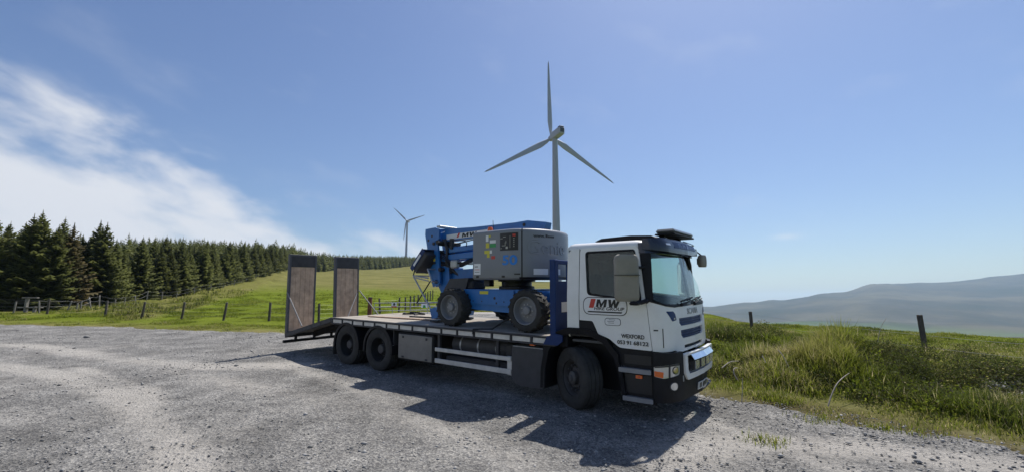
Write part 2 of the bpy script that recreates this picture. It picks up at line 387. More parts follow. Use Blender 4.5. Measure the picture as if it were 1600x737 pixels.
def verge_w(x, y, sd):
    """rough bank on the right of the lorry, between the gravel and the field"""
    return sstep(0.3, 1.0, np.arctan2(x, y)/0.36)*sstep(0.2, 2.2, sd)*(1-sstep(4.2, 6.8, sd))*(np.hypot(x, y) < 60)
# lumps, peaty hollows and rank tussocks of the bank (photo column, row of the base, radius, amount)
LUMPS = [(1175, 560, 1.3, .22), (1335, 590, .9, .34), (1300, 560, 1.0, .18), (1400, 560, .8, .22), (1475, 565, 1.1, .26), (1560, 560, 1.2, .22), (1230, 595, .7, .12), (1430, 592, .8, .22), (1585, 622, .8, .26)]
PEAT = [(1245, 556, .65, 1), (1215, 538, .6, .8), (1395, 605, .75, 1), (1415, 590, .6, 1), (1475, 556, .7, 1), (1535, 612, .6, 1), (1585, 625, 1.1, 1), (1150, 540, .5, .8), (1480, 640, .4, .8)]
RANK = [(1320, 585, .7, 1), (1350, 610, .6, 1), (1290, 600, .55, .9), (1165, 575, .5, .4), (1200, 595, .5, .5), (1260, 600, .5, .5), (1440, 600, .7, 1), (1130, 580, .5, .5), (1375, 560, .6, .9),]
def feats(lst, x, y, n=0):
    t = np.zeros(np.shape(x))
    for (px_, py_, r_, k_) in lst:
        c = on_plane(px_, py_); d = np.hypot(x-c[0], y-c[1])*(1+n*(fbm(x, y, .7, 3, 17)-.5)); t = np.maximum(t, k_*np.exp(-(d/r_)**2))
    return t
HEATH = [(-300, 31), (100, 34), (200, 27.5), (235, 27), (290, 33), (330, 40), (390, 56), (440, 100), (480, 230)]
_hth = np.array([math.atan2((c-800)/704, 1) for c, v in HEATH]); _hrh = np.array([math.hypot((c-800)/704*v, v) for c, v in HEATH])
def heath_w(x, y):
    th = np.arctan2(x, y); rho = np.hypot(x, y); return sstep(-1.5, 2.5, rho-np.interp(th, _hth, _hrh)+.12*rho*(fbm(x, y, 5, 3, 4)-.5)*2)*(th < -.32)*(rho < 260)*(th > -1.0)
def ground_h(x, y):
    sd = yard_sd(x, y); h = base_h(x, y); rho = np.hypot(x, y)
    out = sstep(-0.2, 1.5, sd)
    h = h - 0.05*(1-sstep(-0.3, 0.25, sd))
    h = h + out*(rho < 90)*(fbm(x, y, 3.0, 4, 3)-0.5)*0.22
    h = h + verge_w(x, y, sd)*(.16 + .55*np.maximum(fbm(x, y, 1.9, 3, 11)-0.36, 0) + feats(LUMPS, x, y, .6)*1.1 - .12*feats(PEAT, x, y, .6) + .10*(fbm(x, y, .45, 3, 15)-.5)*2)
    far = sstep(40, 120, rho)
    h = h + far*(fbm(x, y, 60, 4, 5)-0.5)*3.0*sstep(60, 300, rho)
    mt = sstep(700, 2600, rho)*sstep(0.25, 0.5, np.arctan2(x, y))
    heath = heath_w(x, y); h = h + heath*(fbm(x, y, 2.4, 4, 19)-.45)*.9
    return h + mt*((np.abs(fbm(x, y, 700, 5, 8)-0.5)*-90)+8)*(1-0.0*rho)

def polar(th, rr):
    T, P = np.meshgrid(th, rr, indexing='ij'); return P*np.sin(T), P*np.cos(T)
def grid_faces(n, m, wrap=False):
    i, j = np.meshgrid(np.arange(n if wrap else n-1), np.arange(m-1), indexing='ij'); i2 = (i+1) % n
    return np.stack([i*m+j, i2*m+j, i2*m+j+1, i*m+j+1], -1).reshape(-1, 4)

# ---- ground materials
def nodes_mat(name):
    m = bpy.data.materials.new(name); m.use_nodes = True; return m, m.node_tree.nodes, m.node_tree.links, m.node_tree.nodes['Principled BSDF']
def nz(N, L, vec, scale, detail=6, rough=0.6):
    n = N.new('ShaderNodeTexNoise'); n.inputs['Scale'].default_value = scale; n.inputs['Detail'].default_value = detail; n.inputs['Roughness'].default_value = rough
    L.new(vec, n.inputs['Vector']); return n.outputs['Fac']
def ramp(N, L, fac, stops):
    r = N.new('ShaderNodeValToRGB'); e = r.color_ramp.elements
    while len(e) < len(stops): e.new(0.5)
    for k, (p, c) in enumerate(stops): e[k].position = p; e[k].color = (*c, 1) if len(c) == 3 else c
    L.new(fac, r.inputs[0]); return r.outputs[0]
def mixc(N, L, fac, a, b, mode='MIX'):
    x = N.new('ShaderNodeMix'); x.data_type = 'RGBA'; x.blend_type = mode
    for nm, v in (('Factor', fac), ('A', a), ('B', b)):
        if isinstance(v, (int, float)): x.inputs[nm].default_value = v
        elif isinstance(v, tuple): x.inputs[nm].default_value = (*v, 1)
        else: L.new(v, x.inputs[nm])
    return x.outputs['Result']
def gravel_material():
    m, N, L, b = nodes_mat('yard_gravel'); b.inputs['Roughness'].default_value = 0.95; b.inputs['Specular IOR Level'].default_value = 0.2
    tc = N.new('ShaderNodeTexCoord'); P = tc.outputs['Object']
    at_ = N.new('ShaderNodeAttribute'); at_.attribute_name = 'track'; track = at_.outputs['Fac']
    stones = []
    for sc, st in ((11.0, 1.0), (30.0, 1.0), (65.0, 1.0)):
        v = N.new('ShaderNodeTexVoronoi'); v.inputs['Scale'].default_value = sc; L.new(P, v.inputs['Vector']); stones.append(v)
    base = ramp(N, L, nz(N, L, P, 1.1, 8, 0.7), [(0.32, (0.125, 0.122, 0.117)), (0.50, (0.215, 0.210, 0.201)), (0.68, (0.32, 0.312, 0.297))])
    fine = ramp(N, L, nz(N, L, P, 46, 5, 0.75), [(0.32, (0.45, 0.45, 0.46)), (0.5, (0.95, 0.95, 0.95)), (0.68, (1.5, 1.5, 1.48))])
    c = mixc(N, L, 1.0, base, fine, 'MULTIPLY')
    pal = ramp(N, L, stones[1].outputs['Color'], [(0.05, (0.40, 0.40, 0.42)), (0.5, (1.0, 1.0, 1.0)), (0.95, (1.5, 1.48, 1.44))])
    c = mixc(N, L, 0.75, c, mixc(N, L, 1.0, c, pal, 'MULTIPLY'))
    pal2 = ramp(N, L, stones[2].outputs['Color'], [(0.05, (0.62, 0.62, 0.64)), (0.5, (1.0, 1.0, 1.0)), (0.95, (1.28, 1.27, 1.25))])
    c = mixc(N, L, 0.7, c, mixc(N, L, 1.0, c, pal2, 'MULTIPLY'))
    # compacted pale wheel tracks with less loose stone
    dust = ramp(N, L, nz(N, L, P, 2.6, 8, 0.7), [(0.3, (0.345, 0.325, 0.295)), (0.7, (0.46, 0.435, 0.40))])
    tn = N.new('ShaderNodeMath'); tn.operation = 'MULTIPLY_ADD'; L.new(nz(N, L, P, 5.5, 8, 0.75), tn.inputs[0]); tn.inputs[1].default_value = 1.6; tn.inputs[2].default_value = -0.8
    ta = N.new('ShaderNodeMath'); ta.operation = 'ADD'; L.new(tn.outputs[0], ta.inputs[0]); L.new(track, ta.inputs[1])
    tm = N.new('ShaderNodeMapRange'); tm.interpolation_type = 'SMOOTHSTEP'; tm.inputs['From Min'].default_value = 0.15; tm.inputs['From Max'].default_value = 1.05; tm.inputs['To Max'].default_value = 0.85; L.new(ta.outputs[0], tm.inputs['Value'])
    c = mixc(N, L, tm.outputs[0], c, dust)
    L.new(c, b.inputs['Base Color'])
    h = N.new('ShaderNodeMath'); h.operation = 'ADD'; L.new(stones[0].outputs['Distance'], h.inputs[0]); L.new(stones[1].outputs['Distance'], h.inputs[1])
    h2 = N.new('ShaderNodeMath'); h2.operation = 'MULTIPLY_ADD'; L.new(nz(N, L, P, 60, 4, 0.7), h2.inputs[0]); h2.inputs[1].default_value = 1.2; L.new(h.outputs[0], h2.inputs[2])
    bp = N.new('ShaderNodeBump'); bp.inputs['Strength'].default_value = 0.8; bp.inputs['Distance'].default_value = 0.03; L.new(h2.outputs[0], bp.inputs['Height']); L.new(bp.outputs[0], b.inputs['Normal'])
    return m
def field_material():
    m, N, L, b = nodes_mat('field_grass'); b.inputs['Roughness'].default_value = 0.9; b.inputs['Specular IOR Level'].default_value = 0.02
    tc = N.new('ShaderNodeTexCoord'); P = tc.outputs['Object']
    def A(n): a = N.new('ShaderNodeAttribute'); a.attribute_name = n; return a.outputs['Fac']
    lush = ramp(N, L, nz(N, L, P, 0.35, 8, 0.7), [(0.3, (0.100, 0.135, 0.012)), (0.55, (0.130, 0.165, 0.016)), (0.75, (0.170, 0.195, 0.026))])
    tuft = ramp(N, L, nz(N, L, P, 3.5, 7, 0.75), [(0.30, (0.62, 0.64, 0.6)), (0.55, (1.0, 1.0, 1.0)), (0.75, (1.22, 1.2, 1.15))])
    lush = mixc(N, L, 1.0, lush, tuft, 'MULTIPLY')
    tan = ramp(N, L, nz(N, L, P, 0.13, 9, 0.75), [(0.3, (0.085, 0.085, 0.028)), (0.5, (0.165, 0.15, 0.055)), (0.7, (0.24, 0.215, 0.09))])
    tan = mixc(N, L, 1.0, tan, tuft, 'MULTIPLY')
    soil = ramp(N, L, nz(N, L, P, 1.7, 8, 0.7), [(0.35, (0.030, 0.023, 0.016)), (0.52, (0.075, 0.062, 0.038)), (0.68, (0.15, 0.135, 0.085))])
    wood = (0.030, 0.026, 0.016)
    hill = ramp(N, L, nz(N, L, P, 0.0022, 9, 0.7), [(0.38, (0.030, 0.034, 0.022)), (0.5, (0.058, 0.052, 0.038)), (0.62, (0.10, 0.088, 0.058))])
    # valley fields: patchwork of pasture
    v = N.new('ShaderNodeTexVoronoi'); v.inputs['Scale'].default_value = 0.0065; L.new(P, v.inputs['Vector'])
    past = ramp(N, L, v.outputs['Color'], [(0.1, (0.055, 0.075, 0.030)), (0.5, (0.085, 0.125, 0.045)), (0.9, (0.12, 0.135, 0.06))])
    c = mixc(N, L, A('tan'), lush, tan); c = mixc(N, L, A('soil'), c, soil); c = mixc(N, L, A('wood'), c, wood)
    c = mixc(N, L, A('hill'), c, hill); c = mixc(N, L, A('pasture'), c, past)
    L.new(c, b.inputs['Base Color'])
    bp = N.new('ShaderNodeBump'); bp.inputs['Strength'].default_value = 0.6; bp.inputs['Distance'].default_value = 0.12; L.new(nz(N, L, P, 4.0, 7, 0.7), bp.inputs['Height']); L.new(bp.outputs[0], b.inputs['Normal'])
    return m

def fence_edge():     # plantation edge on the ground: photo column -> metres ahead
    return [(-400, 30), (-150, 32), (0, 34), (60, 35), (130, 39), (200, 45), (260, 52), (312, 61), (360, 76), (400, 97), (425, 120), (445, 145), (470, 185), (520, 240), (600, 330), (650, 420)]
EDGE = []
for (cx, v) in fence_edge():
    EDGE.append(((cx-800)/FOC/1.0122*v, v))
EP = np.array(EDGE); _eth = np.arctan2(EP[:, 0], EP[:, 1]); _erh = np.hypot(EP[:, 0], EP[:, 1])
def edge_rho(th): return np.interp(th, _eth, _erh, right=1e6)

def build_ground():
    thv = np.radians(np.concatenate([np.arange(-60, 60, 0.3), np.arange(60, 300, 6.0)]))
    rr = np.concatenate([[0.3], np.geomspace(2, 60, 230), np.geomspace(61, 9000, 190)])
    X, Y = polar(thv, rr); Z = ground_h(X, Y); sd = yard_sd(X, Y); th = np.arctan2(X, Y); rho = np.hypot(X, Y)
    tan = sstep(46, 95, Y+14*(fbm(X, Y, 14, 3, 2)-0.5)*2)*(th < 0.3)
    er = edge_rho(th); bank = sstep(er-(7+.16*rho), er-(4+.08*rho), rho+5*(fbm(X, Y, 5, 3, 4)-.5)*2)*(rho < 400)*(th < -0.30)   # rough bank along the plantation fence
    tan = np.clip(np.maximum(tan*0.85, np.maximum(bank*.6, heath_w(X, Y)*(.45+.55*fbm(X, Y, 3, 3, 6)))), 0, 1)
    edge = np.exp(-np.maximum(sd, 0)/1.3)*(sd > -1)
    tan = np.maximum(tan, np.clip(edge*(.35+fbm(X, Y, 1.2, 3, 6)), 0, 1))
    soil = np.clip(verge_w(X, Y, sd)*1.3, 0, 1)*(.55+.45*sstep(0.40, 0.54, fbm(X, Y, 1.4, 4, 21)))
    soil = np.maximum(np.clip(soil*.8+feats(PEAT, X, Y, .6)*1.2, 0, 1), np.exp(-np.maximum(sd, 0)/.9)*(sd > -1)*.75*(th > .25))
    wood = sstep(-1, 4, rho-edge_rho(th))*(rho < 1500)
    hill = sstep(500, 1500, rho)
    past = sstep(60, 150, rho)*(1-sstep(1750, 2300, rho+600*(fbm(X, Y, 300, 4, 9)-0.5)))*(th > 0.2)*sstep(0.36, 0.46, fbm(X, Y, 420, 3, 13))
    at_ = {k: ('FLOAT', v) for k, v in dict(tan=tan, soil=soil, wood=wood, hill=hill, pasture=past).items()}
    me = np_mesh('hillside_field', np.stack([X, Y, Z], -1).reshape(-1, 3), grid_faces(len(thv), len(rr), True)[:, ::-1], True, at_)
    o = link('hillside_field', me, None, field_material()); o['kind'] = 'structure'
    # gravel sheet, finely divided near the camera
    thv = np.radians(np.arange(-64, 64, 0.22)); rr = np.concatenate([np.geomspace(1.2, 40, 300), np.geomspace(41, 75, 30)])
    X, Y = polar(thv, rr); sd = yard_sd(X, Y) + (fbm(X, Y, 1.1, 4, 31)-0.5)*1.3 + (fbm(X, Y, 0.25, 2, 33)-0.5)*0.35
    tr = np.zeros(X.shape)
    def lane(pts, w, k):
        nonlocal tr; P_ = np.array([on_plane(*q) for q in pts]); d = np.full(X.shape, 1e9)
        for i in range(len(P_)-1):
            a, b = P_[i], P_[i+1]; e = b-a; t = np.clip(((X-a[0])*e[0]+(Y-a[1])*e[1])/(e@e), 0, 1); d = np.minimum(d, np.hypot(X-a[0]-t*e[0], Y-a[1]-t*e[1]))
        tr = np.maximum(tr, k*np.exp(-(d/w)**2))
    lane([(-100, 533), (60, 541), (190, 563), (330, 573), (470, 571)], 0.55, 0.95)
    lane([(-100, 560), (90, 585), (200, 620), (262, 690), (300, 760)], 0.45, 1.0)
    lane([(120, 575), (230, 610), (270, 700), (370, 770)], 0.30, 0.8)
    lane([(250, 575), (420, 612), (600, 640), (760, 690), (900, 770)], 0.5, 0.55)
    lane([(440, 570), (540, 600), (640, 650), (800, 720)], 0.30, 0.6)
    lane([(1600, 735), (1350, 700), (1150, 690), (1040, 725)], 0.5, 0.85)
    lane([(1105, 660), (1200, 690), (1330, 740)], 0.35, 0.6)
    lane([(640, 492), (720, 488), (800, 489)], 1.5, 1.0)
    tr *= 0.70+0.75*fbm(X, Y, 1.6, 4, 41)
    tr = np.maximum(tr, .45*sstep(.52, .70, fbm(X, Y, 3.2, 4, 47))*sstep(.35, .6, fbm(X, Y, .8, 3, 48)))
    tr *= 1-.25*sstep(.52, .66, fbm(X, Y, 2.0, 3, 49))
    loose = fbm(X, Y, 0.16, 3, 51)-0.5
    Z = TT*Y*1.0 + 0.012 + (fbm(X, Y, 2.2, 3, 43)-0.5)*0.05 + loose*0.030*(1-np.clip(tr, 0, 0.9)) + (rng.random(X.shape)-0.5)*0.010*(1-np.clip(tr, 0, 0.9))*(np.hypot(X, Y) < 25)
    Z = np.where(sd > -0.5, Z-0.10*np.clip((sd+0.5)/0.7, 0, 1), Z)
    F = grid_faces(len(thv), len(rr))[:, ::-1]; keep = (sd.ravel()[F] < 0.12).all(1) & ((Y.ravel()[F]) > -3).all(1)
    me = np_mesh('gravel_yard', np.stack([X, Y, Z], -1).reshape(-1, 3), F[keep], True, {'track': ('FLOAT', tr)})
    o = link('gravel_yard', me, None, gravel_material()); o['kind'] = 'structure'
build_ground()

def build_haze():
    b = MB().box(-9300, 9300, -9300, 9300, -420, 260); me = b.mesh('haze')
    m = bpy.data.materials.new('haze_air'); m.use_nodes = True; N = m.node_tree.nodes; L = m.node_tree.links; N.clear()
    out = N.new('ShaderNodeOutputMaterial'); v = N.new('ShaderNodeVolumePrincipled'); v.inputs['Color'].default_value = (0.56, 0.77, 1.0, 1); v.inputs['Density'].default_value = 0.000115; v.inputs['Anisotropy'].default_value = 0.35
    L.new(v.outputs[0], out.inputs['Volume'])
    o = link('haze', me, None, m); tag(o, 'pale summer haze hanging in the air over the valley', 'haze', kind='stuff')
build_haze()

# ------------------------------------------------------------------ the lorry (truck frame)
truck = empty('flatbed_truck', TR.copy())
tag(truck, 'white cab three-axle beavertail flatbed lorry with raised timber ramps on the gravel', 'truck')

def bez(p0, p1, p2, p3, n):
    out = []
    for i in range(n):
        t = i/n; u = 1-t
        out.append(tuple(u**3*a+3*u*u*t*b+3*u*t*t*c+t**3*d for a, b, c, d in zip(p0, p1, p2, p3)))
    return out
XR = -0.13; HW = 1.205
_half = [(XR+(1.14-XR)*i/12, -HW) for i in range(12)] + bez((1.14, -HW), (1.46, -HW), (1.575, -1.12), (1.61, -0.90), 16) + bez((1.61, -0.90), (1.645, -0.62), (1.67, -0.3), (1.67, 0.0), 10) + [(1.68, 0.0)]
_plan = _half + [(x, -y) for (x, y) in _half[-2::-1]]
_pl = np.array(_plan); _sl = np.concatenate([[0], np.cumsum(np.hypot(*np.diff(_pl, axis=0).T))]); SL = float(_sl[-1]/2)
def lean(z): return -0.0 if z < 1.0 else (-0.03*(z-1.0)/0.75 if z < 1.75 else -0.03-(z-1.75)*0.185)
def wide(z): return 1.0 if z < 1.86 else 1.0-0.048*(z-1.86)/0.9
def skin0(s, z):
    x = float(np.interp(s, _sl, _pl[:, 0])); y = float(np.interp(s, _sl, _pl[:, 1]))
    b = min(max((x-0.85)/0.75, 0), 1); b = b*b*(3-2*b)
    return Vector((x+lean(z)*b, y*wide(z), z))
def skin(s, z, off=0.0):
    p = skin0(s, z)
    if off:
        e = 0.02; ds = skin0(min(s+e, 2*SL), z)-skin0(max(s-e, 0), z); dz = skin0(s, z+e)-skin0(s, z-e)
        p = p + ds.cross(dz).normalized()*off
    return p
def sx(x, z=1.2):                     # s at which the near side has the given x at height z
    lo, hi = 0.0, SL
    for _ in range(40):
        m_ = (lo+hi)/2
        if skin0(m_, z).x < x: lo = m_
        else: hi = m_
    return (lo+hi)/2
def sy(y): return float(np.interp(y, [p[1] for p in _plan[12:-12]], _sl[12:-12]))      # s at which the front has the given y
def inside(p, poly):
    x, y = p; c = False; n = len(poly)
    for i in range(n):
        (x1, y1), (x2, y2) = poly[i], poly[(i+1) % n]
        if (y1 > y) != (y2 > y) and x < (x2-x1)*(y-y1)/(y2-y1)+x1: c = not c
    return c
def rounded(poly, r, n=4):
    """round the corners of a polygon; r a number or one per corner"""
    out = []; k = len(poly)
    for i in range(k):
        p = Vector(poly[i]).to_2d() if len(poly[i]) > 2 else Vector(poly[i]); a = Vector(poly[i-1]); b = Vector(poly[(i+1) % k])
        ri = r[i] if isinstance(r, (list, tuple)) else r
        if ri <= 0: out.append(tuple(p)); continue
        da = (a-p); db = (b-p); ra = min(ri, da.length*0.45); rb = min(ri, db.length*0.45)
        pa = p+da.normalized()*ra; pb = p+db.normalized()*rb
        for j in range(n+1):
            t = j/n; out.append(tuple(pa*(1-t)**2+p*2*t*(1-t)+pb*t*t))
    return out
def dens(poly, step):
    out = []
    for i in range(len(poly)):
        a = Vector(poly[i]); b = Vector(poly[(i+1) % len(poly)]); n = max(1, int(math.ceil((b-a).length/step)))
        out += [tuple(a+(b-a)*(j/n)) for j in range(n)]
    return out
def patch(name, outline, m, parent, holes=(), off=0.0, thick=0.02, step=0.07, fn=None, smooth=40):
    """a panel cut from the cab skin: 2D outline (s, z) with holes, mapped to the skin, offset outward, with thickness"""
    fn = fn or skin; loops = [dens(outline, step)] + [dens(h, step) for h in holes]
    pts = []; edges = []
    for lp in loops:
        b = len(pts); pts += [Vector(p) for p in lp]; edges += [(b+i, b+(i+1) % len(lp)) for i in range(len(lp))]
    xs = [p[0] for p in outline]; zs = [p[1] for p in outline]
    gx = np.arange(min(xs)+step/2, max(xs), step); gz = np.arange(min(zs)+step/2, max(zs), step*1.3)
    bnd = np.array([tuple(p) for p in pts])
    for a in gx:
        for b in gz:
            if np.min(np.hypot(bnd[:, 0]-a, bnd[:, 1]-b)) < step*0.45: continue
            if inside((a, b), outline) and not any(inside((a, b), h) for h in holes): pts.append(Vector((a, b)))
    V, E_, F, *_r = geometry.delaunay_2d_cdt(pts, edges, [], 0, 1e-5)
    keep = []
    for f in F:
        c = (sum(V[i][0] for i in f)/len(f), sum(V[i][1] for i in f)/len(f))
        if inside(c, outline) and not any(inside(c, h) for h in holes): keep.append(tuple(f))
    top = [fn(v[0], v[1], off) for v in V]; bot = [fn(v[0], v[1], off-thick) for v in V]; n = len(V)
    cnt = {}
    for f in keep:
        for i in range(len(f)):
            e = (f[i], f[(i+1) % len(f)]); cnt[tuple(sorted(e))] = cnt.get(tuple(sorted(e)), 0)+1
    fs = list(keep)+[tuple(n+i for i in f[::-1]) for f in keep]
    for f in keep:
        for i in range(len(f)):
            a, b = f[i], f[(i+1) % len(f)]
            if cnt[tuple(sorted((a, b)))] == 1: fs.append((a, n+a, n+b, b))
    mb = MB(); mb.add(top+bot, fs); me = mb.mesh(name, smooth)
    bm = bmesh.new(); bm.from_mesh(me); bmesh.ops.delete(bm, geom=[v for v in bm.verts if not v.link_faces], context='VERTS'); bm.to_mesh(me); bm.free()
    return link(name, me, parent, m)
def mir(poly): return [(2*SL-s, z) for (s, z) in poly][::-1]
def band(s0, s1, z0, z1): return [(s0, z0), (s1, z0), (s1, z1), (s0, z1)]

def bold_letters(name, parent, m, fn, w, h, depth=.003, shear=.22):
    """heavy slanted M and W cut as outlines; fn(x, y, lift) -> point"""
    t = .24
    Mo = [(0, 0), (0, 1), (t*1.15, 1), (.5, .42), (1-t*1.15, 1), (1, 1), (1, 0), (1-t, 0), (1-t, .62), (.57, 0), (.43, 0), (t, .62), (t, 0)]
    Wo = [(-.06, 1), (.20, 1), (.33, .40), (.45, 1), (.62, 1), (.75, .40), (.88, 1), (1.12, 1), (.90, 0), (.64, 0), (.535, .52), (.43, 0), (.17, 0)]
    for k, o in enumerate((Mo, Wo)):
        pts = [((k*1.16+x-1.08)*w/2.2 + shear*(y-.5)*h, (y-.5)*h) for x, y in o]
        me = MB(); tri = geometry.tessellate_polygon([[Vector((a, b, 0)) for a, b in pts]]); n = len(pts)
        me.add([fn(a, b, depth) for a, b in pts]+[fn(a, b, 0) for a, b in pts], [tuple(f) for f in tri]+[tuple(n+i for i in f[::-1]) for f in tri]+[(i, n+i, n+(i+1) % n, (i+1) % n) for i in range(n)])
        me.build(name, m, parent, None)
def build_cab():
    S = sx
    cab = empty('cab', parent=truck)
    # -- sides, doors
    door = rounded([(S(.115), 2.725), (S(.115), 1.50), (S(.36), 1.495), (S(.46), 1.29), (S(.66), 1.225), (S(.83), 1.10), (S(1.355, 1.09), 1.09), (S(1.285, 1.8), 1.80), (S(1.165, 2.725), 2.725)], [.08, .01, .03, .02, .05, .05, .02, 0, .10])
    win = rounded([(S(.235), 2.645), (S(.285), 1.945), (S(1.205, 1.845), 1.845), (S(1.105, 2.65), 2.65)], [.07, .05, .05, .08])
    quarter = rounded([(S(-.128), 2.70), (S(-.128), 1.30), (S(.102), 1.30), (S(.102), 2.715)], [.16, .04, 0, 0])
    trim = rounded([(S(.118), 1.488), (S(.118), 1.29), (S(.45), 1.285), (S(.352), 1.483)], .01)
    for k, side in enumerate((lambda p: p, mir)):
        d = patch('door', side(door), M_white, cab, holes=[side(win)], off=0.004, thick=0.03)
        patch('door_window', side(rounded([(S(.235)-.012, 2.657), (S(.285)-.012, 1.933), (S(1.205, 1.845)+.012, 1.833), (S(1.105, 2.65)+.012, 2.662)], .06)), G_side, cab, off=-0.010, thick=0.004)
        patch('window_seal', side(rounded([(S(.235)-.02, 2.665), (S(.285)-.02, 1.925), (S(1.205, 1.845)+.02, 1.825), (S(1.105, 2.65)+.02, 2.67)], .07)), M_black, cab, holes=[side(rounded([(S(.235)+.012, 2.633), (S(.285)+.012, 1.957), (S(1.205, 1.845)-.012, 1.857), (S(1.105, 2.65)-.012, 2.638)], .06))], off=0.007, thick=0.006)
        patch('quarter_panel', side(quarter), M_white, cab, off=0.004, thick=0.03)
        patch('door_trim', side(trim), M_black, cab, off=0.010, thick=0.02)
        sg = -1 if k == 0 else 1
        # -- A pillar
        pil = [(S(1.172, 2.70), 2.70), (S(1.292, 1.80), 1.80), (S(1.39, 1.84), 1.875), (S(1.335, 2.60), 2.60), (S(1.33, 2.7), 2.70)]
        patch('pillar', side(pil), M_black, cab, off=0.006, thick=0.05)
        # -- door handle and air-duct corner
        patch('door_gap', side([(S(.105), 2.72), (S(.105), 1.30), (S(.112), 1.30), (S(.112), 2.72)]), M_ink, cab, off=0.0, thick=0.02)
    # inner lining so that the cab is not see-through at the joints
    patch('side_lining', rounded(band(S(-.11), S(1.30, 1.9), 1.31, 2.70), .03), M_seat, cab, holes=[rounded([(S(.235)-.03, 2.675), (S(.285)-.03, 1.915), (S(1.205, 1.845)+.03, 1.815), (S(1.105, 2.65)+.03, 2.68)], .06)], off=-0.03, thick=0.01)
    patch('side_lining', mir(rounded(band(S(-.11), S(1.30, 1.9), 1.31, 2.70), .03)), M_seat, cab, holes=[mir(rounded([(S(.235)-.03, 2.675), (S(.285)-.03, 1.915), (S(1.205, 1.845)+.03, 1.815), (S(1.105, 2.65)+.03, 2.68)], .06))], off=-0.03, thick=0.01)
    # -- front panel with its grille openings
    top = [(S(1.275, 1.855), 1.862), (S(1.33, 1.86), 1.845), (sy(-1.02), 1.775), (sy(-.8), 1.748), (sy(-.4), 1.745), (sy(0), 1.75)]
    bot = [(S(1.365, 1.09), 1.085), (sy(-1.12), 1.075), (sy(-.86), 1.085), (sy(-.78), 1.035), (sy(0), 1.035)]
    left = [(S(1.362, 1.10), 1.10), (S(1.295, 1.78), 1.78)]
    half = left + top
    front = half + mir(top)[1:] + mir(left) + mir(bot) + bot[::-1][1:]
    def slot(y, z0, z1, c): return [(sy(-y), z1), (sy(-y), z0+c), (sy(-y+c*1.4), z0), (sy(y-c*1.4), z0), (sy(y), z0+c), (sy(y), z1-0.01), (sy(y)-.02, z1), (sy(-y)+.02, z1)]
    slots = [slot(.66, 1.44, 1.565, .05), slot(.62, 1.245, 1.375, .05), rounded(band(sy(-.52), sy(.52), 1.085, 1.135), .012)]
    fp = patch('front_panel', front, M_white, cab, holes=slots, off=0.004, thick=0.03, step=0.06)
    for i, s_ in enumerate(slots):
        cs = (s_[0][0]+s_[3][0])/2
        zs = [p[1] for p in s_]; ss = [p[0] for p in s_]
        patch('grille_backing', band(min(ss)-.02, max(ss)+.02, min(zs)-.02, max(zs)+.02), M_navy if i < 2 else M_black, fp, off=-0.045, thick=0.01)
        if i < 2:
            for q in range(3):
                z = min(zs)+(q+0.5)*(max(zs)-min(zs))/3
                patch('grille_slat', band(min(ss)+.03, max(ss)-.03, z-.012, z+.012), M_navy, fp, off=-0.018, thick=0.02)
    for side in (lambda p: p, mir):
        patch('corner_vent', side(rounded([(sy(-1.045), 1.69), (sy(-.91), 1.53), (sy(-.765), 1.545), (sy(-.80), 1.64), (sy(-.86), 1.685)], .02)), M_navy, fp, off=0.008, thick=0.02)
        patch('washer_jet', side(rounded(band(sy(-.86), sy(-.82), 1.555, 1.585), .01)), M_lens, fp, off=0.014, thick=0.01)
        patch('panel_gap', side([(sy(-1.11), 1.43), (sy(-1.115), 1.14), (sy(-1.105), 1.14), (sy(-1.10), 1.43)]), M_ink, fp, off=0.0055, thick=0.01)
    patch('model_badge', band(S(1.385, 1.4), S(1.445, 1.4), 1.392, 1.412), M_dsteel, fp, off=0.008, thick=0.006)
    text_part('maker_lettering', 'SCANIA', 0.135, fp, M_steel, lambda x, y, h: skin(sy(0)+x, 1.655+y, 0.008+h), bold=0.0015, width=0.60, depth=0.006)
    # -- windscreen
    ws = [(S(1.392, 1.87), 1.872), (sy(-1.02), 1.79), (sy(-.6), 1.765), (sy(0), 1.765)]
    wt = [(S(1.337, 2.60), 2.63), (sy(-.9), 2.66), (sy(0), 2.66)]
    patch('windscreen', ws + mir(ws)[1:] + mir(wt)[:] + wt[::-1][1:], G_wind, cab, off=-0.004, thick=0.006, step=0.08)
    sl = [(S(1.30, 1.86), 1.872), (sy(-1.04), 1.80), (sy(-.6), 1.785), (sy(0), 1.785)]
    sl2 = [(S(1.285, 1.84), 1.85), (sy(-1.03), 1.765), (sy(-.8), 1.74), (sy(0), 1.742)]
    patch('windscreen_scuttle', sl + mir(sl)[1:] + mir(sl2) + sl2[::-1][1:], M_black, cab, off=0.012, thick=0.03)
    for y0, y1 in ((-.55, .02), (.10, .66)):
        w = MB(); a = skin(sy(y0), 1.775, .03); b = skin(sy(y1), 1.81, .022); w.tube([a, a+(b-a)*.5+Vector((.012, 0, .012)), b], .011, 6)
        c = skin(sy(y0+.12), 1.83, .018); d = skin(sy(y1+.05), 1.875, .016); w.tube([c, d], .013, 6); w.tube([b, (c+d)/2], .009, 6)
        w.tube([a+Vector((-.02, 0, -.02)), a+Vector((.01, 0, .02))], .026, 8)
        w.build('wiper', M_black, cab)
    # -- roof, header, visor
    rf = MB(); rings = []
    for (z, inset) in ((2.70, 0.0), (2.745, .004), (2.79, .03), (2.825, .09), (2.845, .20), (2.85, .45)):
        ring = []
        for i in range(0, 97):
            s = 2*SL*i/96; p = skin(s, z, -inset)
            if p.x > 1.32: p.x = 1.32+(p.x-1.32)*0.25
            p.x = max(p.x, XR+inset); ring.append(tuple(p))
        rings.append(ring)
    n = 97; vs = [p for r in rings for p in r]; fs = []
    for k in range(len(rings)-1):
        for i in range(n): fs.append((k*n+i, k*n+(i+1) % n, (k+1)*n+(i+1) % n, (k+1)*n+i))
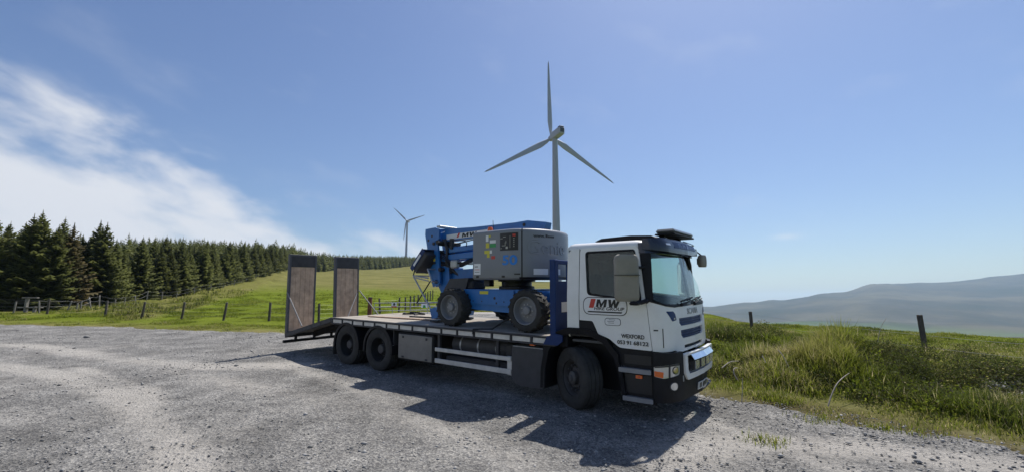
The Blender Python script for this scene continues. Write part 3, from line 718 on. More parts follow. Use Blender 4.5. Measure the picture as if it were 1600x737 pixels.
    fs.append(tuple((len(rings)-1)*n+i for i in range(n))); rf.add(vs, fs); roof = rf.build('roof', M_white, cab)
    MB().prism([(0.30, 2.85), (0.42, 2.895), (0.95, 2.915), (1.30, 2.895), (1.36, 2.86), (1.30, 2.84), (0.3, 2.84)], 'y', -.93, .93).build('roof_spoiler', M_black, roof)
    hd = band(S(1.17, 2.66), 2*SL-S(1.17, 2.66), 2.60, 2.765); patch('header_panel', hd, M_visor, cab, off=0.012, thick=0.05)
    vs_ = [(S(1.215, 2.7), 2.665), (sy(-1.0), 2.635), (sy(-.6), 2.62), (sy(0), 2.615)]; vt = [(S(1.22, 2.7), 2.825), (sy(-1.0), 2.85), (sy(0), 2.855)]
    def vfn(s, z, off): 
        p = skin(s, min(z, 2.72), off+0.045+0.30*max(0, 2.75-z)*(1 if p_front(s) else .4)); p.z = z; return p
    def p_front(s): return abs(s-SL) < 1.15
    def vis(s, z, off):
        k = max(0.0, 1-abs(s-SL)/(SL-S(1.215, 2.7))); k = min(1, k*3)
        p = skin(s, 2.70, off+0.02+0.115*k-0.55*k*max(0, z-2.74)); p.z = z; return p
    vz = patch('sun_visor', vs_ + mir(vs_)[1:] + mir(vt) + vt[::-1][1:], M_visor, cab, off=0.0, thick=0.02, fn=vis)
    vtx = patch('visor_panel', rounded(band(sy(-.62), sy(.62), 2.70, 2.805), .02), M_navy, vz, off=0.004, thick=0.006, fn=vis)
    for q in range(9): patch('visor_print', [(sy(-.42)+.10*q, 2.715), (sy(-.42)+.10*q+.045, 2.715), (sy(-.42)+.10*q+.065-.04*(q % 2), 2.79), (sy(-.42)+.10*q+.02-.04*(q % 2), 2.79)], mat('pale_blue_print', (0.16, 0.22, 0.36), 0.4), vz, off=.006, thick=.003, fn=vis)
    for sg in (-1, 1): patch('marker_lamp', rounded(band(SL+sg*.83-.07, SL+sg*.83+.07, 2.735, 2.765), .01), M_lens, vz, off=0.006, thick=0.01, fn=vis)
    # light bar on the roof
    bar = MB(); bar.box(1.24, 1.56, -.55, .55, 2.955, 3.03, .03); lb = bar.build('light_bar', mat('light_bar_cover', (0.11, 0.115, 0.12), 0.35, var=0.1, coat=0.3), cab)
    MB().box(1.23, 1.57, -.56, .56, 2.925, 2.955, .008).build('bar_base', M_black, lb)
    for y in (-.42, .42): MB().box(1.27, 1.36, y-.04, y+.04, 2.80, 2.926).build('bar_foot', M_black, lb)
    # -- back wall and floor
    MB().box(XR-.005, XR+.02, -1.16, 1.16, 1.20, 2.76, .01).build('back_wall', M_white, cab)
    MB().box(XR+.022, XR+.05, -1.13, 1.13, 1.20, 2.72).build('back_lining', M_seat, cab)
    MB().box(XR+.02, 1.30, -1.08, 1.08, 2.66, 2.69).build('head_lining', M_seat, cab)
    MB().box(XR+.052, 1.50, -1.12, 1.12, 1.12, 1.16).build('cab_floor', M_dash, cab)
    # -- interior
    MB().prism([(1.44, 1.30), (1.46, 1.70), (1.36, 1.76), (1.18, 1.74), (1.10, 1.60), (1.18, 1.30)], 'y', -1.0, 1.0).build('dashboard', M_dash, cab)
    for y in (-.62, .62):
        st = MB(); st.box(.28, .80, y-.25, y+.25, 1.50, 1.66, .05)
        st.prism([(.30, 1.60), (.46, 1.62), (.36, 2.28), (.24, 2.28)], 'y', y-.24, y+.24); st.build('seat', M_seat, cab)
        MB().box(.22, .34, y-.14, y+.14, 2.31, 2.53, .04).build('headrest', M_seat, cab)
    sw = MB(); sw.lathe([(.215+.016*math.cos(a), .016*math.sin(a)) for a in np.linspace(0, 2*math.pi, 9)[:-1]], axis='z', n=28, close=True)
    sw.box(-.2, .2, -.02, .02, -.012, .012); swo = sw.build('steering_wheel', M_black, cab); swo.location = (1.02, -.62, 1.82); swo.rotation_euler = (0, R(-35), 0)
    # -- mirrors
    def mirror(x, y, z0, z1, w, t, rot, name='mirror'):
        o = MB(); M_ = Matrix.Translation((x, y, 0)) @ Matrix.Rotation(R(rot), 4, 'Z')
        pl = rounded([(-w/2, -t/2), (w/2, -t/2*.6), (w/2, t/2*.8), (-w/2, t/2)], t*.4, 4); n = len(pl)
        vs = []; zs = [(z0, .78), (z0+.03, .95), (z0+.08, 1.0), (z1-.09, 1.0), (z1-.03, .93), (z1, .72)]
        for (z, k) in zs: vs += [M_ @ Vector((p*k, q*k, z)) for (p, q) in pl]
        fs = [tuple(range(n))[::-1], tuple((len(zs)-1)*n+i for i in range(n))]
        for k in range(len(zs)-1): fs += [(k*n+i, k*n+(i+1) % n, (k+1)*n+(i+1) % n, (k+1)*n+i) for i in range(n)]
        o.add(vs, fs); ob = o.build(name, M_mirror, cab, 50)
        g = MB(); g.box(-w/2*.85, w/2*.85, t/2*.86, t/2*1.03, z0+.05, z1-.06, 0, M_); g.build('mirror_glass', M_chrome, ob); return ob
    near = mirror(1.08, -1.44, 1.845, 2.57, .38, .17, 30)
    MB().tube([(1.27, -1.18, 2.37), (1.24, -1.30, 2.37), (1.16, -1.40, 2.37)], .022, 8).build('mirror_arm', M_black, near); MB().tube([(1.31, -1.20, 1.86), (1.26, -1.32, 1.83), (1.15, -1.42, 1.85)], .035, 8).build('mirror_arm', M_black, near)
    MB().box(-.195, .195, -.09, .09, 2.245, 2.252, 0, Matrix.Translation((1.08, -1.44, 0)) @ Matrix.Rotation(R(30), 4, 'Z')).build('mirror_joint', M_ink, near)
    MB().box(1.13, 1.27, -1.50, -1.36, 1.79, 1.845, .02).build('mirror_foot', M_black, near)
    far = mirror(1.12, 1.44, 1.85, 2.57, .30, .16, 150)
    MB().tube([(1.27, 1.18, 2.37), (1.16, 1.40, 2.37)], .022, 8).build('mirror_arm', M_black, far); MB().tube([(1.31, 1.20, 1.86), (1.15, 1.42, 1.85)], .03, 8).build('mirror_arm', M_black, far)
    km = mirror(1.58, 1.04, 2.43, 2.66, .20, .13, 70, 'front_mirror')
    MB().tube([(1.40, .90, 2.66), (1.48, .95, 2.74), (1.57, 1.02, 2.65)], .014, 8).build('mirror_arm', M_black, km)
    # -- lettering on the near door
    def dfn(x0, z0, slope): return lambda x, y, h: skin(sx(x0)+x, z0+y+slope*x, 0.0055+h)
    def decal(name, x0, x1, z0, z1, m, r, off=.007, t=.002, sl=0.0):
        o = rounded(band(sx(x0), sx(x1), z0, z1), r, 6); return patch(name, o, m, cab, off=off, thick=t, step=.06)
    d0 = decal('company_sign', .19, .985, 1.60, 1.895, M_ink, .13, .0075, .002)
    patch('sign_face', rounded(band(sx(.19)+.012, sx(.985)-.012, 1.612, 1.883), .125, 6), M_label, d0, off=.0095, thick=.002, step=.06)
    fn = lambda x0, z0: (lambda x, y, h: skin(sx(x0)+x, z0+y, 0.0115+h))
    patch('red_slash', [(sx(.30), 1.715), (sx(.385), 1.715), (sx(.43), 1.865), (sx(.345), 1.865)], M_red, d0, off=.0125, thick=.003)
    bold_letters('sign_lettering', d0, M_ink, fn(.64, 1.795), .40, .125)
    text_part('sign_lettering', 'HIRE GROUP', .075, d0, M_ink, fn(.665, 1.705), bold=.001, shear=.2, width=.54)
    patch('sign_bar', [(sx(.27), 1.64), (sx(.88), 1.64), (sx(.90), 1.662), (sx(.29), 1.662)], M_ink, d0, off=.0125, thick=.003)
    d1 = decal('small_sign', .585, .865, 1.44, 1.56, M_ink, .05, .0075)
    patch('sign_face', rounded(band(sx(.585)+.008, sx(.865)-.008, 1.448, 1.552), .045, 6), M_label, d1, off=.0095, thick=.002)
    for q, (a_, b_) in enumerate(((.66, .77), (.63, .75), (.65, .75))): patch('print_line', band(sx(a_), sx(b_), 1.53-.026*q, 1.536-.026*q), M_dsteel, d1, off=.0115, thick=.002)
    text_part('town_lettering', 'WEXFORD', .088, cab, M_ink, fn(1.06, 1.285), width=.385, bold=.0015)
    for (tx_, x_, w_) in (('053', .865, .13), ('91', .993, .075), ('68122', 1.19, .24)): text_part('phone_lettering', tx_, .083, cab, M_ink, fn(x_, 1.185), width=w_, bold=.0015)
    # -- black lower body: wheel-arch skirt, steps, bumper
    low = [(S(.70), 1.235), (S(.84), 1.12), (S(1.40, 1.09), 1.10), (S(1.40, 1.09), .27), (S(.86), .27), (S(.80), .60), (S(.72), .95)]
    for k, side in enumerate((lambda p: p, mir)):
        sp = patch('step_panel', side(low), M_black, cab, off=-0.03, thick=0.03)
        for (z, xa, xb) in ((.765, .82, 1.33), (.335, .88, 1.345)):
            patch('step', side(rounded(band(S(xa), S(xb), z-.035, z+.035), .012)), M_step, sp, off=0.035, thick=0.10)
        for (z0, z1) in ((.42, .70), (.86, 1.0)):
            patch('step_recess', side(band(S(.90), S(1.33), z0, z1)), M_ink, sp, off=-0.024, thick=0.01)
        patch('side_marker', side(rounded(band(S(1.09), S(1.19), .655, .705), .008)), M_orange, sp, off=0.012, thick=0.05)
        patch('marker_lens', side(band(S(1.125), S(1.155), .67, .69)), M_red, sp, off=0.015, thick=0.004)
    bf = lambda s, z, off: skin(s, 0.9, off + 0.03 + 0.055*float(sstep(1.45, .75, abs(s-SL)) if False else min(1, max(0, (1.5-abs(s-SL))/.7))) - 0.10*max(0, 0.50-z))*1.0 + Vector((0, 0, z-0.9))
    hl_out = rounded([(S(1.375, .9), .865), (S(1.375, .9), .715), (sy(-1.13), .69), (sy(-.90), .735), (sy(-.885), .90), (sy(-1.0), .905)], [.02, .02, .02, .03, .03, .02])
    bump_t = [(S(1.368, .9), 1.072), (sy(-1.10), 1.068), (sy(-.80), 1.07)]; gr = [(sy(-.80), .74), (sy(-.72), .64), (sy(0), .635)]
    bump_b = [(S(1.368, .9), .325), (sy(-1.05), .33), (sy(-.6), .335), (sy(0), .335)]
    outl = bump_t + gr + mir(gr)[1:] + mir(bump_t) + mir(bump_b) + bump_b[::-1][1:]
    bp = patch('bumper', outl, M_black, cab, holes=[hl_out, mir(hl_out)], thick=0.05, fn=bf, step=.06)
    for side in (lambda p: p, mir):
        h = patch('headlight', side(hl_out), M_lens, bp, off=-0.012, thick=0.02, fn=bf)
        patch('indicator', side(rounded([(S(1.38, .9), .80), (S(1.38, .9), .72), (sy(-1.135), .70), (sy(-1.13), .785)], .01)), M_orange, h, off=-0.006, thick=0.02, fn=bf)
        patch('headlight_bezel', side([(sy(-1.08), .895), (sy(-1.085), .70), (sy(-1.07), .70), (sy(-1.065), .895)]), M_dsteel, h, off=-0.004, thick=0.02, fn=bf)
        for (yy, zz, rr) in ((-.99, .81, .062), (-.945, .80, .05)) if False else ((-.985, .805, .060),):
            ring = [(sy(yy)+rr*math.cos(a), zz+rr*math.sin(a)) for a in np.linspace(0, 2*math.pi, 19)[:-1]]
            patch('reflector_ring', side(ring), M_dsteel, h, off=-0.010, thick=0.01, fn=bf); patch('reflector', side([(sy(yy)+rr*.78*math.cos(a), zz+rr*.78*math.sin(a)) for a in np.linspace(0, 2*math.pi, 19)[:-1]]), M_chrome, h, off=-0.007, thick=0.01, fn=bf)
        patch('lamp_brow', side([(S(1.385, .9), .862), (S(1.385, .9), .845), (sy(-1.0), .875), (sy(-.90), .87), (sy(-.895), .893), (sy(-1.0), .898)]), M_dsteel, h, off=-0.006, thick=0.01, fn=bf)
        ringf = [(sy(-1.03)+.068*math.cos(a), .575+.068*math.sin(a)) for a in np.linspace(0, 2*math.pi, 19)[:-1]]; patch('fog_bezel', side(ringf), M_dsteel, bp, off=0.006, thick=0.02, fn=bf)
        fogs = [(sy(-1.03)+.055*math.cos(a), .575+.055*math.sin(a)) for a in np.linspace(0, 2*math.pi, 17)[:-1]]
        patch('fog_lamp', side(fogs), M_lens, bp, off=0.012, thick=0.03, fn=bf)
        patch('tow_cover', side(rounded(band(sy(-.835), sy(-.81), .62, .71), .008)), M_steel, bp, off=0.006, thick=0.02, fn=bf)
    # lower grille: white surround, dark opening, bank of lamps under a bright deflector
    go = [(sy(-.80), 1.03), (sy(-.79), .73), (sy(-.71), .63), (sy(.71), .63), (sy(.79), .73), (sy(.80), 1.03)]
    gi = [(sy(-.70), 1.0), (sy(-.69), .78), (sy(-.63), .715), (sy(.63), .715), (sy(.69), .78), (sy(.70), 1.0)]
    patch('grille_surround', rounded(go, .03), M_white, cab, holes=[rounded(gi, .02)], off=0.03, thick=0.06, fn=bf)
    lg = patch('lower_grille', band(sy(-.74), sy(.74), .68, 1.03), M_ink, cab, off=-0.03, thick=0.01, fn=bf)
    for q in range(3): patch('grille_slat', band(sy(-.70), sy(.70), .80+.07*q, .815+.07*q), M_black, lg, off=-0.01, thick=0.02, fn=bf)
    dfl = MB()
    for i in range(8):
        y0 = -.56+1.12*i/8; y1 = -.56+1.12*(i+1)/8
        A, B, C_, D = bf(sy(y0), 1.015, .02), bf(sy(y1), 1.015, .02), bf(sy(y1), .925, .085), bf(sy(y0), .925, .085); n_ = Vector((-.004, 0, -.006))
        dfl.add([A, B, C_, D, A+n_, B+n_, C_+n_, D+n_], [(0, 1, 2, 3), (7, 6, 5, 4), (0, 4, 5, 1), (2, 6, 7, 3), (1, 5, 6, 2), (0, 3, 7, 4)])
    dfl.build('bright_deflector', M_chrome, cab)
    for i in range(4):
        y = -.42+.28*i; c = bf(sy(y), .87, .01)
        l = MB(); l.box(c.x-.07, c.x+.055, y-.115, y+.115, .755, .915, .02); lo = l.build('spot_lamp', M_dsteel, cab)
        MB().box(c.x+.055, c.x+.062, y-.10, y+.10, .77, .90, .0).build('lamp_lens', M_lens, lo)
    pp = patch('number_plate', rounded(band(sy(-.26), sy(.26), 0.40, .515), .01), mat('plate_white', (0.55, 0.55, 0.52), .5), bp, off=0.022, thick=0.014, fn=bf)
    for (a_, b_) in ((-.20, -.155), (-.13, -.085), (-.03, .015), (.035, .08), (.12, .16), (.175, .215)): patch('plate_mark', band(sy(a_), sy(b_), .42, .498), M_ink, pp, off=.0245, thick=.002, fn=bf)
build_cab()

# ---- wheels of the lorry
def tyre_profile(r, w, rimr):
    h = w/2
    return [(rimr, -h*.80), (rimr+.02, -h*.86), (rimr+(r-rimr)*.35, -h), (rimr+(r-rimr)*.65, -h*.99), (r-.05, -h*.93), (r-.018, -h*.86), (r, -h*.74), (r, -h*.48), (r-.014, -h*.47), (r-.014, -h*.41), (r, -h*.40), (r, -h*.05), (r-.014, -h*.04), (r-.014, h*.04), (r, h*.05), (r, h*.40), (r-.014, h*.41), (r-.014, h*.47), (r, h*.48), (r, h*.74), (r-.018, h*.86), (r-.05, h*.93), (rimr+(r-rimr)*.5, h), (rimr, h*.8)]
def truck_wheel(name, front):
    w = empty(name, parent=truck); r = .515
    if front:        # outward is -y
        t = MB(); t.lathe(tyre_profile(r, .375, .295), n=56, close=True); t.build('tyre', M_rubber, w, 40)
        m = MB(); m.lathe([(.295, -.125), (.285, -.135), (.270, -.10), (.262, -.02), (.235, .0), (.16, -.045), (.15, -.06), (.0, -.06)], n=44); m.build('rim', M_rim, w, 40)
        hb = MB(); hb.lathe([(.115, -.05), (.115, -.135), (.10, -.15), (.055, -.155), (.05, -.175), (0, -.178)], n=24); hb.build('hub', M_rim, w, 40)
        for k in range(10):
            a = 2*math.pi*k/10; MB().lathe([(.019, -.03), (.019, -.105), (.010, -.112), (0, -.112)], c=(.205*math.cos(a), 0, .205*math.sin(a)), n=6).build('wheel_nut', M_rim, w)
        for k in range(8):
            a = 2*math.pi*(k+.5)/8; MB().lathe([(.026, -.0245), (.0, -.0245)], c=(.243*math.cos(a)*.93, 0, .243*math.sin(a)*.93), n=10).build('vent_hole', M_ink, w)
    else:            # twin wheels, deep dished outer rim
        for k, y in enumerate((0.0, .34)):
            t = MB(); t.lathe([(a, b+y) for a, b in tyre_profile(r, .30, .295)], n=52, close=True); t.build('tyre', M_rubber, w, 40)
            if k == 0:
                m = MB(); m.lathe([(.295, -.12), (.285, -.13), (.268, -.09), (.262, .09), (.245, .11), (.14, .135), (.13, .12), (0, .12)], n=44); m.build('rim', M_chassis, w, 40)
                hb = MB(); hb.lathe([(.12, .13), (.12, -.03), (.10, -.06), (.03, -.065), (0, -.065)], n=24); hb.build('hub', M_tank, w, 40)
                for q in range(8):
                    a = 2*math.pi*q/8; MB().lathe([(.018, .12), (.018, .08), (0, .08)], c=(.175*math.cos(a), 0, .175*math.sin(a)), n=6).build('wheel_nut', M_rim, w)
    return w
fw = truck_wheel('front_wheel', True); fw.location = (0, -1.06, .508); fw.rotation_euler = (0, 0, R(-29))
fw2 = copy_tree(fw, truck); fw2.location = (0, 1.06, .508); fw2.rotation_euler = (0, 0, R(180-22))
rw = truck_wheel('rear_wheel', False)
AX = (-5.466, -6.816)
for k, x in enumerate(AX):
    for sg in (-1, 1):
        o = rw if (k == 0 and sg == -1) else copy_tree(rw, truck)
        o.location = (x, sg*1.09, .508); o.rotation_euler = (0, R(20*k+11), 0 if sg < 0 else math.pi)

def arc_guard(name, x, z, r, a0, a1, y0, y1, t, parent, m=M_black, n=18, lip=.05):
    """curved mudguard with a turned-down outer lip"""
    g = MB(); vs = []; fs = []
    for i in range(n+1):
        a = R(a0+(a1-a0)*i/n); c, s_ = math.cos(a), math.sin(a)
        for (rr, yy) in ((r, y1), (r+t, y1), (r+t, y0), (r-lip+t, y0-.006), (r-lip, y0), (r, y0+.012)):
            vs.append((x+rr*c, yy, z+rr*s_))
    for i in range(n):
        for j in range(6): fs.append((i*6+j, i*6+(j+1) % 6, (i+1)*6+(j+1) % 6, (i+1)*6+j))
    fs += [(0, 1, 2, 3, 4, 5), tuple(n*6+j for j in range(6))[::-1]]
    g.add(vs, fs); return g.build(name, m, parent, 40)
for sg in (-1, 1):
    MB().prism([(-.60, .30), (.84, .30), (1.30, .36), (1.30, 1.10), (.60, 1.22), (-.40, 1.22), (-.60, 1.0)], 'y', sg*.66, sg*.70).build('wheel_well', M_ink, truck)
    MB().box(-.48, .80, sg*.70, sg*1.15, 1.225, 1.243).build('arch_liner', M_ink, truck)
    # front arch: runs from the sill up over the wheel and down behind it
    a = MB(); pts = [(.86, .30), (.82, .62), (.72, .93), (.52, 1.15), (.25, 1.255), (-.08, 1.255), (-.36, 1.15), (-.53, .93), (-.60, .60), (-.61, .27)]
    pts = [tuple(p) for p in np.array([np.interp(np.linspace(0, len(pts)-1, 37), range(len(pts)), [q[i] for q in pts]) for i in (0, 1)]).T]
    outer, inner = [], []
    for i, p in enumerate(pts):
        q0, q1 = pts[max(0, i-1)], pts[min(len(pts)-1, i+1)]; d = Vector((q1[0]-q0[0], q1[1]-q0[1])).normalized(); nn = Vector((d.y, -d.x))
        wd = .11 if p[1] > .9 else .075
        outer.append(p); inner.append((p[0]-nn.x*(-wd), p[1]-nn.y*(-wd)))
    vs = []; fs = []
    for i in range(len(pts)):
        (xo, zo), (xi, zi) = outer[i], inner[i]
        vs += [(xo, sg*1.20, zo), (xo, sg*.72, zo), (xi, sg*.74, zi), (xi, sg*1.235, zi)]
    for i in range(len(pts)-1):
        for j in range(4): fs.append((i*4+j, i*4+(j+1) % 4, (i+1)*4+(j+1) % 4, (i+1)*4+j))
    fs += [(0, 1, 2, 3), tuple((len(pts)-1)*4+j for j in range(4))[::-1]]
    a.add(vs, fs); a.build('wheel_arch', M_black, truck, 50)
    for x in AX:
        arc_guard('mudguard', x, .508, .565, -8, 188, sg*1.25, sg*.60, .018, truck)
    MB().box(-7.46, -7.435, sg*1.22, sg*.66, .20, .55, .005).build('mud_flap', M_rubber, truck)

# ---- chassis, tanks, boxes
for sg in (-1, 1): MB().box(-9.2, 1.2, sg*.38, sg*.46, .74, 1.0, .01).build('chassis_rail', M_chassis, truck)
for x in (-8.6, -7.4, -6.1, -4.6, -3.2, -1.8, -.5): MB().box(x-.05, x+.05, -.379, .379, .76, .98, .008).build('cross_member', M_chassis, truck)
for x in AX: MB().tube([(x, -.9, .508), (x, .9, .508)], .085, 14).build('rear_axle', M_chassis, truck)
MB().tube([(0, -.95, .47), (0, .95, .47)], .07, 12).build('front_axle', M_chassis, truck)
MB().box(-.5, 1.2, -.37, .37, .55, 1.18, .05).build('engine', M_chassis, truck)
tank = MB().prism(rounded([(-1.345, .93), (-1.345, .34), (-1.20, .235), (-.63, .235), (-.63, .93)], [.04, .04, .04, .04, .04]), 'y', -1.215, -.60).build('fuel_tank', M_tank, truck, 30)
MB().box(-1.34, -.64, -1.20, -.62, .931, .955, .008).build('tank_lid', M_steel, tank)
at_ = MB().tube([(-3.20, -.80, .80), (-3.15, -.80, .80), (-1.65, -.80, .80), (-1.60, -.80, .80)], [.12, .20, .20, .12], 20); ao = at_.build('air_tank', M_tank, truck, 30)
for x in (-2.9, -2.4, -1.9): MB().lathe([(.203, -.02), (.207, -.02), (.207, .02), (.203, .02)], c=(x, -.80, .80), axis='x', n=24).build('tank_band', M_steel, ao)
MB().box(-3.3, -1.5, -1.05, -.62, .36, .56, .03).build('battery_box', M_tank, truck)
MB().box(-1.66, -1.46, -1.04, -.66, .62, .95, .04).build('reservoir', M_tank, truck)
for y0, y1 in ((-1.22, -.55), (.55, 1.22)):
    b = MB().box(-4.71, -3.49, y0, y1, .36, .985, .02).build('tool_box', M_chassis, truck)
    yo = -1.222 if y0 < 0 else 1.222; sg = -1 if y0 < 0 else 1
    MB().box(-4.67, -3.53, yo, yo+sg*.018, .40, .945, .012).build('box_door', M_box, b)
    for x in (-4.50, -3.70):
        MB().box(x-.03, x+.03, yo+sg*.018, yo+sg*.034, .86, .91, .006).build('latch', M_dsteel, b)
        MB().box(x-.04, x+.04, yo+sg*.018, yo+sg*.03, .42, .46, .005).build('hinge', M_dsteel, b)
for sg in (-1, 1):
    g = empty('side_guard', parent=truck)
    for (z0, z1) in ((.655, .735), (.41, .505)): MB().box(-3.45, -1.36, sg*1.20, sg*1.225, z0, z1, .006).build('guard_rail', M_alu, g)
    MB().box(-1.47, -1.345, sg*1.17, sg*1.20, .39, .74, .006).build('guard_end', M_alu, g)
    for x in (-3.36, -1.72): MB().box(x-.035, x+.035, sg*1.13, sg*1.20, .40, 1.02, .006).build('guard_post', M_dsteel, g)
MB().box(-5.06, -4.90, -1.215, -1.20, .55, .66, .005).build('reflector_plate', M_label, truck)
MB().box(-4.93, -4.90, -1.19, -.5, .50, 1.03).build('plate_bracket', M_dsteel, truck)

# ---- load bed
DZ = 1.19
bed = empty('load_bed', parent=truck)
for sg in (-1, 1):
    rb = MB(); rb.box(-7.55, -.36, sg*1.215, sg*1.255, 1.145, 1.18, .004); rb.build('edge_rail', M_dsteel, bed)
    MB().box(-7.55, -.36, sg*1.215, sg*1.25, 1.015, 1.045, .004).build('edge_rail', M_dsteel, bed)
    MB().box(-7.55, -.36, sg*1.19, sg*1.214, 1.02, 1.17, .0).build('side_web', M_dsteel, bed)
    n = 15; L_ = 7.10/n
    for k in range(n):
        x = -7.50+k*L_
        MB().box(x+.03, x+L_-.03, sg*1.215, sg*1.238, 1.049, 1.141, .004).build('side_panel', M_alu, bed)
        MB().box(x-.02, x+.02, sg*1.215, sg*1.252, 1.046, 1.144, .0).build('stake_pocket', M_dsteel, bed)
for k in range(14):
    y0 = -1.20+k*(2.40/14); z = DZ-.004+rng.uniform(-.003, .003)
    MB().box(-7.50, -.40, y0+.004, y0+2.40/14-.004, 1.15, z, .004).build('deck_plank', M_plank, bed)
for k in range(12):
    x = -7.3+k*.6; MB().box(x, x+.08, -1.18, 1.18, 1.03, 1.148).build('cross_bearer', M_chassis, bed)
# beavertail
bt = empty('beavertail', parent=truck); ang = math.atan2(.60, 2.55)
def slope_box(x0, x1, y0, y1, z0, z1, c=.004):
    M_ = Matrix.Translation((-7.55, 0, 1.185)) @ Matrix.Rotation(-ang, 4, 'Y'); return MB().box(x0, x1, y0, y1, z0, z1, c, M_)
LBT = 2.62
for k in range(14):
    y0 = -1.20+k*(2.40/14); slope_box(-LBT, .0, y0+.004, y0+2.40/14-.004, -.035, -.002).build('deck_plank', M_plank, bt)
for sg in (-1, 1):
    slope_box(-LBT, -.005, sg*1.205, sg*1.25, -.125, .004).build('side_beam', M_dsteel, bt)
    for k in range(5):
        x = -LBT+.1+k*.5; slope_box(x+.02, x+.46, sg*1.251, sg*1.258, -.10, -.035, .002).build('side_panel', M_tank, bt)
    slope_box(-LBT+.3, -.1, sg*.40, sg*.50, -.22, -.04).build('tail_beam', M_chassis, bt)
slope_box(-LBT-.03, -LBT, -1.25, 1.25, -.13, .0).build('tail_plate', M_dsteel, bt)
MB().box(-10.20, -10.11, -1.27, 1.27, .29, .375, .01).build('underrun_bar', M_chassis, bt)
for y in (-.9, -.3, .3, .9): MB().box(-10.15, -10.08, y-.03, y+.03, .37, .52).build('bar_hanger', M_chassis, bt)
# ramps
def ramp_(y0, y1, lean, side):
    r = empty('ramp', parent=truck); r.location = (-10.06, 0, .58); r.rotation_euler = (0, R(lean), 0)
    H = 2.43; f = .055
    for y in (y0, y1-f): MB().box(-.10, .03, y, y+f, 0, H, .005).build('side_channel', mat('ramp_channel', (0.06, 0.062, 0.075), .5, .2, var=.25, dust=.3, dustcol=(.15, .15, .15)), r)
    for z in (.0, H-.06): MB().box(-.095, .027, y0+f, y1-f, z, z+.06, .004).build('cross_channel', MATS['ramp_channel'], r)
    MB().box(-.03, .028, y0+f, y1-f, H-.39, H-.062, .004).build('top_plate', M_dsteel, r)
    n = 5; w = (y1-y0-2*f)/n
    for k in range(n): MB().box(-.03, .02+rng.uniform(-.004, .004), y0+f+k*w+.002, y0+f+(k+1)*w-.002, .062, H-.395, .004).build('ramp_board', M_wood, r)
    for z in np.arange(.45, H-.4, .45): MB().box(-.085, -.032, y0+f, y1-f, z, z+.05).build('rung', MATS['ramp_channel'], r)
    return r
ramp_(-1.235, -.36, -.3, -1); ramp_(.36, 1.265, -2.3, 1)
def strut(a, b): MB().tube([a, b], .019, 8).build('ramp_strut', mat('strut_steel', (.20, .20, .20), .5, .4, var=.2), truck)
strut((-10.08, -1.25, 1.82), (-9.12, -1.245, .86)); strut((-10.08, 1.28, 1.85), (-8.75, 1.24, .97)); strut((-10.06, 1.18, 1.75), (-9.5, .40, .76))
# headboard behind the cab
hb = empty('headboard', parent=truck)
for y in (-1.235, 1.115): MB().box(-.475, -.35, y, y+.12, 1.05, 2.55, .012).build('post', M_navy, hb)
MB().box(-.46, -.365, -1.114, 1.114, 2.47, 2.545, .01).build('top_rail', M_navy, hb)
MB().box(-.45, -.37, -1.114, 1.114, 1.18, 2.16, .008).build('panel', M_navy, hb)
for y in (-.7, -.35, 0, .35, .7): MB().box(-.435, -.385, y-.02, y+.02, 2.161, 2.469).build('bar', M_navy, hb)
MB().box(-.369, -.362, -1.0, -.55, 1.60, 1.78).build('board_sign', M_label, hb)
MB().prism([(-.60, 1.04), (-.30, 1.04), (-.20, 1.12), (-.20, 1.22), (-.34, 1.24), (-.52, 1.185)], 'y', -1.262, -1.236).build('foot_plate', M_navy, hb)
MB().box(-.33, -.17, -1.15, 1.15, 1.0, 1.24, .02).build('rear_cab_mount', M_black, truck)
MB().box(-.9, -.80, -1.26, -1.20, .995, 1.012, .0).build('side_lamp', M_orange, truck)

# ------------------------------------------------------------------ boom lift on the bed (own frame: x towards the cab, z from the deck)
ML = TR @ Matrix.Translation((-2.135, 0, DZ))
lift = empty('boom_lift', ML)
tag(lift, 'blue and grey articulated boom lift standing on the lorry bed', 'boom lift')
X0 = 2.135
def tx(x): return x+X0
def tz(z): return z-DZ
def lift_wheel():
    w = empty('wheel', parent=lift); r = .41
    t = MB(); t.lathe([(.265, -.13), (.285, -.155), (.33, -.162), (.375, -.15), (.392, -.12), (.392, .12), (.375, .15), (.33, .162), (.285, .155), (.265, .13)], n=48, close=True); ty = t.build('tyre', M_rubber, w, 40)
    tr = MB()
    for k in range(18):      # chevron lugs
        for sg in (-1, 1):
            a0 = 2*math.pi*(k+(0 if sg < 0 else .5))/18
            pts = [(sg*.008, a0, .385), (sg*.008, a0+.11, .385), (sg*.155, a0+.25, .372), (sg*.155, a0+.13, .372), (sg*.008, a0, .415), (sg*.008, a0+.085, .415), (sg*.150, a0+.235, .405), (sg*.150, a0+.145, .405)]
            vs = [(rr*math.cos(a), y, rr*math.sin(a)) for (y, a, rr) in pts]
            MB().add(vs, [(0, 1, 2, 3), (4, 5, 6, 7), (0, 1, 5, 4), (1, 2, 6, 5), (2, 3, 7, 6), (3, 0, 4, 7)]).build('tread_lug', M_rubber, ty, None)
    m = MB(); m.lathe([(.272, -.135), (.262, -.15), (.250, -.145), (.238, -.10), (.232, -.03), (.225, -.02), (.12, -.045), (.11, -.05), (0, -.05)], n=44); m.build('rim', M_rimgrey, w, 40)
    h = MB(); h.lathe([(.085, -.045), (.085, -.10), (.07, -.115), (0, -.118)], n=20); h.build('hub', M_rimgrey, w, 40)
    for k in range(9):
        a = 2*math.pi*k/9; MB().lathe([(.013, -.045), (.013, -.072), (0, -.072)], c=(.125*math.cos(a), 0, .125*math.sin(a)), n=6).build('wheel_nut', M_steel, w)
    return w
lw = lift_wheel()
